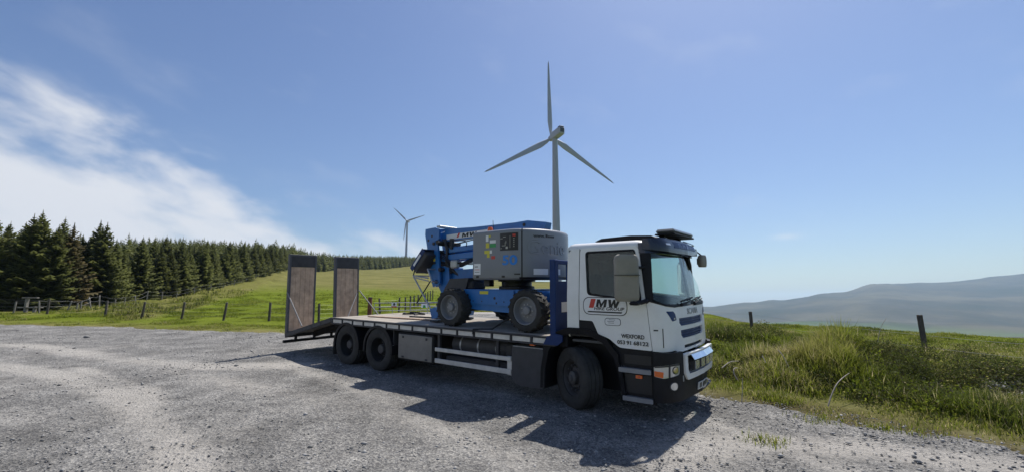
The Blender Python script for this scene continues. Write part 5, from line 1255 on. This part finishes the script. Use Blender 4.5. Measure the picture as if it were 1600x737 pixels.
c = 165.0; ORD = ['first', 'second', 'third', 'fourth', 'fifth', 'sixth', 'seventh', 'eighth', 'ninth', 'tenth', 'eleventh', 'twelfth', 'thirteenth', 'fourteenth', 'fifteenth', 'sixteenth', 'seventeenth', 'eighteenth', 'nineteenth', 'twentieth', 'twenty-first', 'twenty-second', 'twenty-third', 'twenty-fourth', 'twenty-fifth', 'twenty-sixth', 'twenty-seventh', 'twenty-eighth', 'twenty-ninth', 'thirtieth', 'thirty-first', 'thirty-second', 'thirty-third']
while c < 440:
    x, y = edge_point(c); tree(x+random.uniform(-.3, .3), y+random.uniform(-.5, 1.0), random.uniform(4.9, 6.8), random.randrange(7), ORD[len(trees)-6]+' of the smaller front-row spruces, counted from the tall ones at the left', 'front row of the plantation'); c += 1.45*FOC/y*random.uniform(.6, 1.5)
for row in range(1, 5):
    c = -70.0
    while c < 430:
        x, y = edge_point(c); k = 1+row*2.4/math.hypot(x, y); x, y = x*k+random.uniform(-.5, .5), y*k+random.uniform(-.5, .5)
        if len(trees) < 292: tree(x, y, random.uniform(5.2, 7.5)*(1.0 if c > 150 else 1.07), random.randrange(7), 'dark green spruce standing in the rows behind the plantation edge', 'rows behind the plantation edge')
        c += 2.1*FOC/y*random.uniform(.7, 1.4)
# the rest of the wood reads as one mass
def far_wood():
    base = [spruce(200+k, 7.0, 1) for k in range(4)]; VV = []; FF = []; TT_ = []; n = 0; g = np.random.default_rng(5)
    pts = []
    for i_ in range(60000):
        th = g.uniform(R(-56), math.atan2(EP[-1, 0], EP[-1, 1])) if i_ % 3 else g.uniform(math.atan2(445-800, 704), math.atan2(EP[-1, 0], EP[-1, 1])); e = float(edge_rho(th)); rho = e+(12 if e < 140 else 1)+abs(g.normal(0, 1))*(28+.14*e)
        pts.append((th, rho))
    occ = set(); out = []
    for th, rho in pts:
        x, y = rho*math.sin(th), rho*math.cos(th); cell = 2.4 if rho < 160 else 3.6; key = (int(x/cell), int(y/cell))
        if key in occ: continue
        occ.add(key); out.append((x, y))
        if len(out) >= 4200: break
    for (x, y) in out:
        V, F, T = base[g.integers(4)]; s = (g.uniform(5.2, 7.6) if math.hypot(x, y) < 170 else g.uniform(5.0, 10.0))/7.0; a = g.uniform(0, 6.28); ca, sa = math.cos(a), math.sin(a)
        P = np.stack([(V[:, 0]*ca-V[:, 1]*sa)*s+x, (V[:, 0]*sa+V[:, 1]*ca)*s+y, V[:, 2]*s+float(ground_h(x, y))], -1); VV.append(P); FF.append(F+n); n += len(V); TT_.append(T*g.uniform(.6, 1.1))
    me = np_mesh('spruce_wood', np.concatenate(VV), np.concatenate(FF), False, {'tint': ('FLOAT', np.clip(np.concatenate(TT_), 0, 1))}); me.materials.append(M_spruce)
    o = link('spruce_wood', me); tag(o, 'dense dark spruce plantation running up the hill behind its edge trees', 'wood', kind='stuff'); print('wood tris', len(me.polygons), 'trees', len(out), 'edge', len(trees))
far_wood()

# ------------------------------------------------------------------ fences, gate, stile
def gz(x, y): return float(ground_h(x, y))
def post_mesh(r, h, sq=False):
    mb = MB()
    if sq: mb.box(-r, r, -r, r, -.25, h, .012)
    else:
        mb.tube([(0, 0, -.25), (r*.1, 0, h*.5), (0, r*.1, h-.03), (0, 0, h)], [r*1.05, r, r*.96, r*.8], 9)
    return mb.mesh('post', 40)
PM = {}
def post(parent, x, y, h, r, m, lean=0.0, sq=False):
    key = (round(h, 2), r, m.name, sq)
    if key not in PM: PM[key] = post_mesh(r, h, sq); PM[key].materials.append(m)
    o = link('post', PM[key], parent); o.location = (x, y, gz(x, y)); o.rotation_euler = (0 if sq else random.uniform(-.03, .03), lean, random.uniform(0, 3)*(0 if sq else 1)); return Vector((x, y, gz(x, y)))
def wires(parent, pts, hs, r=.004):
    for h in hs:
        P = []
        for i in range(len(pts)-1):
            for k in range(5):
                t = k/5; p = pts[i].lerp(pts[i+1], t); P.append(p+Vector((0, 0, h-.05*math.sin(math.pi*t))))
        P.append(pts[-1]+Vector((0, 0, h))); MB().tube(P, r, 4, cap=False).build('wire', M_wire, parent)
def gpx(x, yb):
    p = on_plane(x, yb); return p
f1 = empty('field_fence'); tag(f1, 'post and wire fence along the grass strip left of the ramps', 'fence')
P1 = [post(f1, *gpx(x, y), 1.02, .065, M_post, ln) for (x, y, ln) in ((-140, 486, 0), (-30, 488, .03), (73.5, 490, -.02), (164, 493.5, .08), (221, 496, .10), (283.5, 497, .07), (349, 499.5, .09), (420, 501.5, .05), (498, 502.5, .02), (574-22, 496, 0))]
wires(f1, P1, (.95, .72, .48, .25))
f2 = empty('plantation_fence'); tag(f2, 'older grey fence with leaning posts along the foot of the spruces', 'fence')
P2 = []
for (c, ln) in ((20, .05), (60, -.1), (103, .28), (118, .02), (124, -.05), (140, .3), (153, .12), (178, .05), (192, -.06), (210, .2), (226, .05), (250, 0), (272, .1), (300, .0), (325, .08), (345, -.05), (362, .05), (380, 0), (395, .05), (410, 0)):
    x, y = edge_point(c); k = 1-3.4/math.hypot(x, y)*(1+math.hypot(x, y)/90); P2.append(post(f2, x*k, y*k, random.uniform(.7, .95), .05, M_postg, ln))
wires(f2, P2, (.85, .5), .005)
f3 = empty('roadside_fence'); tag(f3, 'two-post wire fence at the field edge right of the lorry cab', 'fence')
P3 = []
for (x, ytop, v, ln, h) in ((1060, 484, 21, .0, 1.35), (1173, 486, 17, -.02, 1.35), (1439, 491, 11.6, -.03, 1.35), (1780, 500, 8.5, 0, 1.35)):
    p = at(x, ytop, v); z = gz(p[0], p[1]); P3.append(post(f3, p[0], p[1], p[2]-z, .048, M_post, ln, True))
wires(f3, P3, (.80, .50), .003)
# gateway behind the bed
gp = gpx(577, 494)
o = empty('gate_post', Matrix.Translation((gp[0], gp[1], gz(*gp)))); tag(o, 'thick rust-brown gate post standing beside the far ramp', 'post')
MB().tube([(0, 0, -.3), (0, 0, 1.2)], .13, 14).build('shaft', M_rust, o); MB().lathe([(.14, 1.20), (.14, 1.24), (0, 1.26)], axis='z', n=14).build('cap', M_dsteel, o)
ga = Vector((*gpx(584, 492.5), 0)); gb = Vector((*gpx(694, 489.5), 0)); ga.z = gz(ga.x, ga.y); gb.z = gz(gb.x, gb.y)
gate = empty('field_gate', Matrix.Translation(ga)); tag(gate, 'galvanised tubular field gate closed across the track behind the bed', 'gate')
gd = gb-ga
for h in (.12, .36, .60, .86): MB().tube([(0, 0, h), tuple(gd+Vector((0, 0, h)))], .024, 8).build('gate_rail', M_steel, gate)
for t in (0, .25, .5, .75, 1): MB().tube([tuple(gd*t+Vector((0, 0, .12))), tuple(gd*t+Vector((0, 0, .86)))], .022, 8).build('gate_upright', M_steel, gate)
def sign(t, w, h, z, m, label, nm='gate_sign'):
    p = ga+gd*t; ang = math.atan2(gd.y, gd.x); s_ = empty(nm, Matrix.Translation(p) @ Matrix.Rotation(ang, 4, 'Z')); tag(s_, label, 'sign')
    MB().box(-w/2, w/2, -.05, -.032, z, z+h, .0).build('board', m, s_); return s_
s_ = sign(.27, .34, .34, .56, M_label, 'white warning sign with black mark and red strip on the gate'); MB().box(-.16, .16, -.056, -.051, .56, .64).build('red_strip', M_red, s_); MB().prism([(-.07, .69), (.05, .69), (.09, .78), (.0, .87), (-.06, .80)], 'y', -.056, -.051).build('symbol', M_ink, s_)
s_ = sign(.70, .40, .34, .50, M_label, 'white sign with arched notch on the gate beside the lift platform'); MB().prism([(-.10, .50), (.10, .50), (.07, .68), (-.07, .68)], 'y', -.056, -.051).build('symbol', M_green, s_)
f4 = empty('track_fence'); tag(f4, 'row of dark close-set fence posts along the track beyond the gate', 'fence')
P4 = [post(f4, *gpx(x, y), 1.05, .06, M_post, ln) for (x, y, ln) in ((594, 489, .15), (623, 487, .03), (633, 485.5, 0), (641, 484, .02), (647, 482, 0), (653, 480.5, 0), (664, 476, 0), (668, 474, 0), (672, 472.5, 0), (676, 471.5, 0), (730, 484, 0), (745, 483, .02), (765, 484, 0), (782, 485, 0), (800, 486, 0))]
wires(f4, P4[:10], (.9, .5)); wires(f4, P4[10:], (.9, .5))
# stile at the far left
sp_ = gpx(44, 487.5); o = empty('stile', Matrix.Translation((sp_[0], sp_[1], gz(*sp_)))); tag(o, 'grey weathered wooden stile at the foot of the leftmost spruces', 'stile')
for (x0, x1, z0, z1, nm) in ((-.28, -.14, -.2, 1.05, 'upright'), (.38, .48, -.2, .40, 'upright'), (-.55, .55, .98, 1.06, 'top_board'), (-.75, .95, .30, .37, 'step_board')): MB().box(x0, x1, -.1, .1, z0, z1, .01).build(nm, M_postg, o)

# ------------------------------------------------------------------ grass, weeds, stones
def grass_material(name, stops, trans=.5):
    m, N, L, b = nodes_mat(name); b.inputs['Roughness'].default_value = .7; b.inputs['Specular IOR Level'].default_value = .2
    a = N.new('ShaderNodeAttribute'); a.attribute_name = 'tint'; c = ramp(N, L, a.outputs['Fac'], stops); L.new(c, b.inputs['Base Color'])
    out = N['Material Output']; tr = N.new('ShaderNodeBsdfTranslucent'); L.new(c, tr.inputs['Color']); mx = N.new('ShaderNodeMixShader'); mx.inputs[0].default_value = trans
    L.new(b.outputs[0], mx.inputs[1]); L.new(tr.outputs[0], mx.inputs[2]); L.new(mx.outputs[0], out.inputs['Surface']); return m
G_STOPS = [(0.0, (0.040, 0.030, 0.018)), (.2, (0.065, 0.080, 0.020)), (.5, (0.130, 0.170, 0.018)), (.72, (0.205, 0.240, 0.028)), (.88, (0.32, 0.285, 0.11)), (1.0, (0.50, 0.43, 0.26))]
M_grass = grass_material('grass_blades', G_STOPS)
def blades(x, y, h, w, tint, bend=.5, seed=1):
    """curved three-segment blades; arrays in, V/F/tint out"""
    g = np.random.default_rng(seed); n = len(x); z = ground_h(x, y)-.02
    a = g.uniform(0, 2*np.pi, n); lean = g.uniform(.05, 1.0, n)*bend; d = np.stack([np.cos(a), np.sin(a)], -1); f = np.stack([-d[:, 1], d[:, 0]], -1)
    V = np.zeros((n, 5, 3), np.float32); ts = (0, .55)
    for k, t in enumerate((0, .5)):
        ww = w*(1-.35*t)/2
        for q, sg in enumerate((-1, 1)):
            V[:, k*2+q, 0] = x+d[:, 0]*h*lean*t*t+f[:, 0]*ww*sg; V[:, k*2+q, 1] = y+d[:, 1]*h*lean*t*t+f[:, 1]*ww*sg; V[:, k*2+q, 2] = z+h*t*(1-.15*lean*t)
    V[:, 4, 0] = x+d[:, 0]*h*lean; V[:, 4, 1] = y+d[:, 1]*h*lean; V[:, 4, 2] = z+h*(1-.35*lean)
    b = (np.arange(n)*5)[:, None]; F = np.concatenate([b+np.array([0, 1, 3]), b+np.array([0, 3, 2]), b+np.array([2, 3, 4])], 0)
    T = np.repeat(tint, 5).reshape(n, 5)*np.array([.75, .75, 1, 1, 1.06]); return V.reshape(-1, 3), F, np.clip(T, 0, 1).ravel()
def stuff(name, parts, label, cat, m):
    VV, FF, TT_ = [], [], []; n = 0
    for V, F, T in parts: VV.append(V); FF.append(F+n); TT_.append(T); n += len(V)
    me = np_mesh(name, np.concatenate(VV), np.concatenate(FF), False, {'tint': ('FLOAT', np.concatenate(TT_))}); o = link(name, me, None, m); tag(o, label, cat, kind='stuff'); print(name, len(me.polygons)); return o
def in_view(x, y, lo=-54, hi=56): t = np.degrees(np.arctan2(x, y)); return (t > lo) & (t < hi) & (y > 1)
def verge():
    g = np.random.default_rng(21); n = 420000
    th = g.uniform(R(14), R(58), n); rho = np.sqrt(g.uniform(6.5**2, 26**2, n)); x, y = rho*np.sin(th), rho*np.cos(th)
    sd = yard_sd(x, y)+(fbm(x, y, 1.1, 4, 31)-.5)*1.3; vw = verge_w(x, y, np.maximum(sd, 0))
    clump = fbm(x, y, .75, 3, 61); bare = sstep(.42, .54, fbm(x, y, 1.4, 4, 21)); stone = bare*0
    dens = np.where(sd < .0, .0, np.where(sd < 1.1, .40+.6*sstep(.0, 1.1, sd), 1.0))*(.18+1.25*sstep(.30, .62, clump))*(1-.93*bare*np.clip(vw*1.5, 0, 1))
    dens = dens*np.where(rho > 14, .75, 1)
    # rock and rubble patch at the far right stays bare
    rp = np.array(on_plane(1585, 625)); rd = np.hypot(x-rp[0], y-rp[1]); dens *= sstep(.6, 1.5, rd+(clump-.5)*1.0)
    peat = feats(PEAT, x, y, .6); rank = feats(RANK, x, y, .5); dens = dens*(1-.96*sstep(.2, .6, peat))+1.3*rank*(1-sstep(.3, .7, peat))
    k = (g.random(n) < dens*.55); x, y, sd, vw, clump, rho, rank = (q[k] for q in (x, y, sd, vw, clump, rho, rank)); m = len(x)
    h = (.06+.34*sstep(.38, .74, clump)*g.uniform(.45, 1.15, m))*np.where(vw > .2, 1, .42)*sstep(-.5, 1.2, sd)+.055; h = h*(1+.9*rank)+.12*rank*g.random(m)
    pal = fbm(x, y, 1.5, 3, 71); tint = .49+1.0*(pal-.5)+g.normal(0, .09, m); dead = g.random(m) < (.06+.32*sstep(.52, .68, fbm(x, y, 1.3, 3, 73))); tint = np.where(dead, g.uniform(.82, 1.0, m), tint)
    tint = np.where((rank > .4) & ~dead, np.clip(tint+.06, 0, .8), tint); tint = np.where(sd < .8, np.maximum(tint, g.uniform(.45, .95, m)), tint)
    return blades(x, y, h, np.where(rho < 12, .011, .016)*g.uniform(.7, 1.4, m), tint, .9, 3)
def weeds():
    """broad-leaved weeds and low dark shrubs on the bank: many small leaves round clump centres"""
    g = np.random.default_rng(33); VV = []; TT_ = []; 
    n = 700; th = g.uniform(R(16), R(57), n); rho = np.sqrt(g.uniform(7.2**2, 14**2, n)); cx, cy = rho*np.sin(th), rho*np.cos(th); sd = yard_sd(cx, cy); ok = (sd > .9) & (verge_w(cx, cy, sd) > .15); cx, cy = cx[ok], cy[ok]
    dark = fbm(cx, cy, 1.6, 3, 81); nr = len(cx)
    for (px_, py_, r_, k_) in PEAT:
        c = on_plane(px_, py_); q = 5; cx = np.concatenate([cx, c[0]+g.normal(0, r_*.7, q)]); cy = np.concatenate([cy, c[1]+g.normal(0, r_*.55, q)]); dark = np.concatenate([dark, np.full(q, .9)])
    for i in list(range(min(nr, 150)))+list(range(nr, len(cx))):
        R_ = g.uniform(.16, .48)*(1.25 if dark[i] > .55 else .8); k = int(210*(R_/.3)**2); u = g.normal(0, .5, (k, 3))*R_; u[:, 2] = np.abs(u[:, 2])*.5
        c = np.stack([cx[i]+u[:, 0], cy[i]+u[:, 1], u[:, 2]], -1); c[:, 2] += ground_h(c[:, 0], c[:, 1])+.03
        L_ = g.uniform(.012, .034, k)[:, None]; a = g.normal(0, 1, (k, 3)); a[:, 2] = np.abs(a[:, 2])*.6; a /= np.linalg.norm(a, axis=1)[:, None]; b = np.cross(a, g.normal(0, 1, (k, 3))); b /= np.linalg.norm(b, axis=1)[:, None]+1e-6
        V = np.stack([c-a*L_, c+b*L_*.45, c+a*L_*1.2, c-b*L_*.45], 1).reshape(-1, 3); VV.append(V)
        if dark[i] > .50: t = np.where(g.random(k) < (.10 if i < nr else .04), g.uniform(.7, .95, k), g.uniform(.0, .34, k))
        else: t = g.uniform(.40, .76, k)
        TT_.append(np.repeat(t, 4))
    # dark twiggy scrub on crest and hollows; shade of dense growth painted into its tint
    for (px_, py_, R_, br) in ((1140, 545, .50, .2), (1190, 552, .55, .5), (1228, 556, .45, .3), (1255, 575, .35, .0), (1300, 570, .50, .1), (1345, 580, .55, .0), (1395, 598, .60, .0), (1425, 592, .50, .2), (1462, 580, .55, .5), (1505, 575, .50, .6), (1552, 582, .50, .3), (1375, 622, .40, .0), (1330, 612, .35, .0), (1480, 612, .40, .3), (1530, 605, .45, .2), (1165, 590, .30, .0)):
        c0 = on_plane(px_, py_)
        for _ in range(7):
            ox, oy = g.normal(0, R_*.75, 2); r_ = R_*g.uniform(.45, .8); k = int(1500*r_*r_/.16); u = g.normal(0, 1, (k, 3)); u /= np.linalg.norm(u, axis=1)[:, None]; u *= (g.random(k)**.45)[:, None]*r_; u[:, 2] = np.abs(u[:, 2])*g.uniform(.9, 1.4)
            c = np.stack([c0[0]+ox+u[:, 0], c0[1]+oy+u[:, 1], u[:, 2]], -1); c[:, 2] += ground_h(c[:, 0], c[:, 1])
            L_ = g.uniform(.010, .028, k)[:, None]; a = g.normal(0, 1, (k, 3)); a[:, 2] = np.abs(a[:, 2])*1.4; a /= np.linalg.norm(a, axis=1)[:, None]; b = np.cross(a, g.normal(0, 1, (k, 3))); b /= np.linalg.norm(b, axis=1)[:, None]+1e-6
            VV.append(np.stack([c-a*L_, c+b*L_*.4, c+a*L_*1.3, c-b*L_*.4], 1).reshape(-1, 3)); rel = np.clip(u[:, 2]/r_, 0, 1)
            t = np.where(g.random(k) < br*.5, g.uniform(.76, .92, k), g.uniform(.0, .30, k)+.08*g.random()); TT_.append(np.repeat(np.clip(t, 0, 1), 4))
    V = np.concatenate(VV); q = np.arange(len(V)//4)[:, None]*4; F = np.concatenate([q+np.array([0, 1, 2]), q+np.array([0, 2, 3])], 0); return V.astype(np.float32), F, np.concatenate(TT_)
def strip():
    """short roadside grass on the left and behind the lorry, thinning over the field"""
    g = np.random.default_rng(44); n = 330000; th = g.uniform(R(-54), R(12), n); rho = 15+np.abs(g.normal(0, 1, n))*22; x, y = rho*np.sin(th), rho*np.cos(th)
    sd = yard_sd(x, y)+(fbm(x, y, 1.1, 4, 31)-.5)*1.3; cl = fbm(x, y, 1.6, 3, 91); er = edge_rho(np.arctan2(x, y))
    k = (sd > .05) & (g.random(n) < (.25+.9*sstep(.35, .65, cl))) & (rho < 75) & (rho < er+2); x, y, sd, cl, rho, er = (q[k] for q in (x, y, sd, cl, rho, er)); m = len(x)
    h = (.04+.17*sstep(.42, .70, cl)*g.uniform(.4, 1.1, m))*np.where(sd < 1.2, .6, 1.0); bank = heath_w(x, y)
    h = h*(1+1.6*bank); tint = .66+(fbm(x, y, 4.0, 3, 93)-.5)*.25+g.normal(0, .06, m); tint = np.where(sd < 1.6, np.maximum(tint, g.uniform(.6, .92, m)), tint); tint = np.where(g.random(m) < bank*.75, np.where(g.random(m) < .45, g.uniform(.05, .4, m), g.uniform(.72, .93, m)), tint)
    return blades(x, y, h, .02*g.uniform(.7, 1.4, m)*(rho/24), tint, .8, 5)
def field_right():
    g = np.random.default_rng(55); n = 150000; th = g.uniform(R(14), R(55), n); rho = np.sqrt(g.uniform(12**2, 36**2, n)); x, y = rho*np.sin(th), rho*np.cos(th); sd = yard_sd(x, y)
    k = (sd > 3.2); x, y, rho = x[k], y[k], rho[k]; m = len(x); cl = fbm(x, y, 1.8, 3, 95)
    h = .05+.12*sstep(.4, .7, cl)*g.uniform(.4, 1.1, m); tint = .70+(cl-.5)*.25+g.normal(0, .06, m); tint = np.where(g.random(m) < .06, .9, tint)
    return blades(x, y, h, .018*g.uniform(.7, 1.3, m)*(rho/20), tint, .8, 6)
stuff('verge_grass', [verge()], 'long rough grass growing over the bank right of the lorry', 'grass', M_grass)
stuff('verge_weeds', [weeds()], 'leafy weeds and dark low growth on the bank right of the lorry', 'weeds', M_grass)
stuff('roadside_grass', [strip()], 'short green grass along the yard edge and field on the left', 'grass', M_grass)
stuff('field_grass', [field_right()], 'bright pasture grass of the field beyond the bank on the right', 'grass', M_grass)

# bleached dead bramble stems arching out of the bank
def stem(pts, label, r=.011):
    P = [Vector(at(*p)) for p in pts]; Q = []
    for i in range(len(P)-1):
        p0 = P[max(0, i-1)]; p1 = P[i]; p2 = P[i+1]; p3 = P[min(len(P)-1, i+2)]
        for k in range(5):
            t = k/5; Q.append(.5*((2*p1)+(p2-p0)*t+(2*p0-5*p1+4*p2-p3)*t*t+(3*p1-p0-3*p2+p3)*t**3))
    Q.append(P[-1]); o = MB().tube(Q, [r*(1-.6*i/len(Q)) for i in range(len(Q))], 6).build('dead_stem', M_stick); tag(o, label, 'stem', 'bleached stems in the bank')
stem([(1293, 636, 8.0), (1299, 617, 8.05), (1307, 600, 8.1), (1316, 590, 8.2), (1327, 582, 8.3)], 'longest pale arched stem bending up at the bank foot', .013)
stem([(1216, 546, 9.6), (1224, 556, 9.5), (1233, 573, 9.4)], 'straight pale stick leaning down across the bank middle')
stem([(1128, 574, 8.9), (1140, 565, 9.0), (1154, 563, 9.1)], 'short pale stem arching just right of the bumper')
stem([(1152, 592, 8.5), (1147, 583, 8.5), (1147, 575, 8.55), (1153, 574, 8.6)], 'hooked pale stem standing low near the bumper', .013)
stem([(1191, 555, 9.4), (1197, 566, 9.3)], 'thin pale stick beside the leaning stick on the bank')
stem([(1455, 598, 9.2), (1480, 594, 9.2), (1494, 598, 9.2), (1498, 612, 9.1)], 'pale looping stem beside the dark peaty hollow')
stem([(1576, 645, 8.2), (1580, 630, 8.2), (1575, 614, 8.3)], 'pale upright stem in front of the rubble patch')
stem([(1400, 580, 9.8), (1412, 588, 9.7), (1425, 596, 9.6)], 'short pale stick lying over the dark hollow')
stem([(1371, 535, 11.5), (1376, 512, 11.5), (1385, 496, 11.5)], 'thin bare twig standing up against the far hillside', .008)
stem([(1159, 628, 8.3), (1160, 605, 8.3), (1160, 589, 8.3)], 'dark thin weed stalk at the gravel edge by the bumper', .008)
# stones: loose gravel of the yard and the rubble on the bank
def stones():
    g = np.random.default_rng(77); ico = np.array([(0, 0, 1), (.9, 0, .1), (.25, .85, .15), (-.75, .5, .1), (-.7, -.55, .12), (.3, -.86, .1), (0, 0, -.6)], np.float32)
    fi = np.array([(0, 1, 2), (0, 2, 3), (0, 3, 4), (0, 4, 5), (0, 5, 1), (6, 2, 1), (6, 3, 2), (6, 4, 3), (6, 5, 4), (6, 1, 5)], np.int32)
    n = 90000; th = g.uniform(R(-52), R(54), n); rho = 2.6*np.exp(g.random(n)*math.log(30/2.6)); x, y = rho*np.sin(th), rho*np.cos(th); sd = yard_sd(x, y)
    edge = sstep(-3.0, -.3, sd)*(np.degrees(th) > 12); cl = fbm(x, y, 1.5, 4, 44)
    k = (sd < .0) & (g.random(n) < (.30+.5*sstep(.45, .7, cl)+.35*edge)); x, y, rho, edge = x[k], y[k], rho[k], edge[k]; m = len(x)
    s = np.exp(g.normal(math.log(.009), .5, m))*(1+.35*edge)*np.where(rho > 12, 1.5, 1.0)
    big = (g.random(m) < .004) & (rho < 9); s = np.where(big, g.uniform(.028, .05, m), s)
    # rubble on the bank
    rp = np.array(on_plane(1585, 622)); k2 = 1500; bx = rp[0]+g.normal(0, .62, k2); by = rp[1]+g.normal(0, .50, k2); bs = np.exp(g.normal(math.log(.036), .5, k2))
    dp = [np.array(on_plane(*q)) for q in ((1240, 560), (1255, 552), (1390, 600), (1420, 590))]; dx = np.concatenate([q[0]+g.normal(0, .5, 60) for q in dp]); dy = np.concatenate([q[1]+g.normal(0, .4, 60) for q in dp]); ds = np.exp(g.normal(math.log(.03), .4, len(dx)))
    X = np.concatenate([x, bx, dx]); Y = np.concatenate([y, by, dy]); S = np.concatenate([s, bs, ds]); N_ = len(X)
    Z = np.where(yard_sd(X, Y) < 0, TT*Y+.014, ground_h(X, Y)+.01); a = g.uniform(0, 6.28, N_); sc = np.stack([g.uniform(.7, 1.4, N_), g.uniform(.6, 1.1, N_), g.uniform(.35, .8, N_)], -1)*S[:, None]
    P = ico[None]*sc[:, None, :]*g.uniform(.8, 1.2, (N_, 7, 1)); ca, sa = np.cos(a)[:, None], np.sin(a)[:, None]
    V = np.stack([P[..., 0]*ca-P[..., 1]*sa+X[:, None], P[..., 0]*sa+P[..., 1]*ca+Y[:, None], P[..., 2]+Z[:, None]], -1).reshape(-1, 3)
    F = (fi[None]+(np.arange(N_)*7)[:, None, None]).reshape(-1, 3); T = np.repeat(np.clip(g.normal(.5, .22, N_), 0, 1), 7)
    return V, F, T
m_, N_, L_, b_ = nodes_mat('loose_stone'); b_.inputs['Roughness'].default_value = .9; b_.inputs['Specular IOR Level'].default_value = .25
a_ = N_.new('ShaderNodeAttribute'); a_.attribute_name = 'tint'; L_.new(ramp(N_, L_, a_.outputs['Fac'], [(0, (.09, .09, .09)), (.45, (.25, .248, .24)), (.75, (.36, .35, .34)), (1, (.46, .45, .43))]), b_.inputs['Base Color'])
stuff('loose_stones', [stones()], 'loose grey stone chippings scattered over the yard and bank', 'stones', m_)
# small dry tufts out on the gravel
def tufts():
    g = np.random.default_rng(88); xs, ys = [], []
    for (px_, py_, r_, k) in ((1200, 622, .30, 500), (1228, 627, .28, 520), (1195, 690, .25, 200), (1375, 668, .22, 160), (1180, 612, .5, 420), (1135, 606, .5, 500), (1280, 655, .3, 160), (1440, 672, .4, 200)):
        c = on_plane(px_, py_); xs.append(c[0]+g.normal(0, r_*.6, k)); ys.append(c[1]+g.normal(0, r_*.5, k))
    x, y = np.concatenate(xs), np.concatenate(ys); m = len(x); V, F, T = blades(x, y, g.uniform(.05, .16, m), .009*g.uniform(.7, 1.3, m), np.where(g.random(m) < .3, g.uniform(.8, 1, m), g.uniform(.5, .78, m)), .9, 8); return V, F, T
V_, F_, T_ = tufts(); V_[:, 2] += .05
stuff('gravel_tufts', [(V_, F_, T_)], 'small tufts of grass growing out of the gravel right of the lorry', 'grass', M_grass)
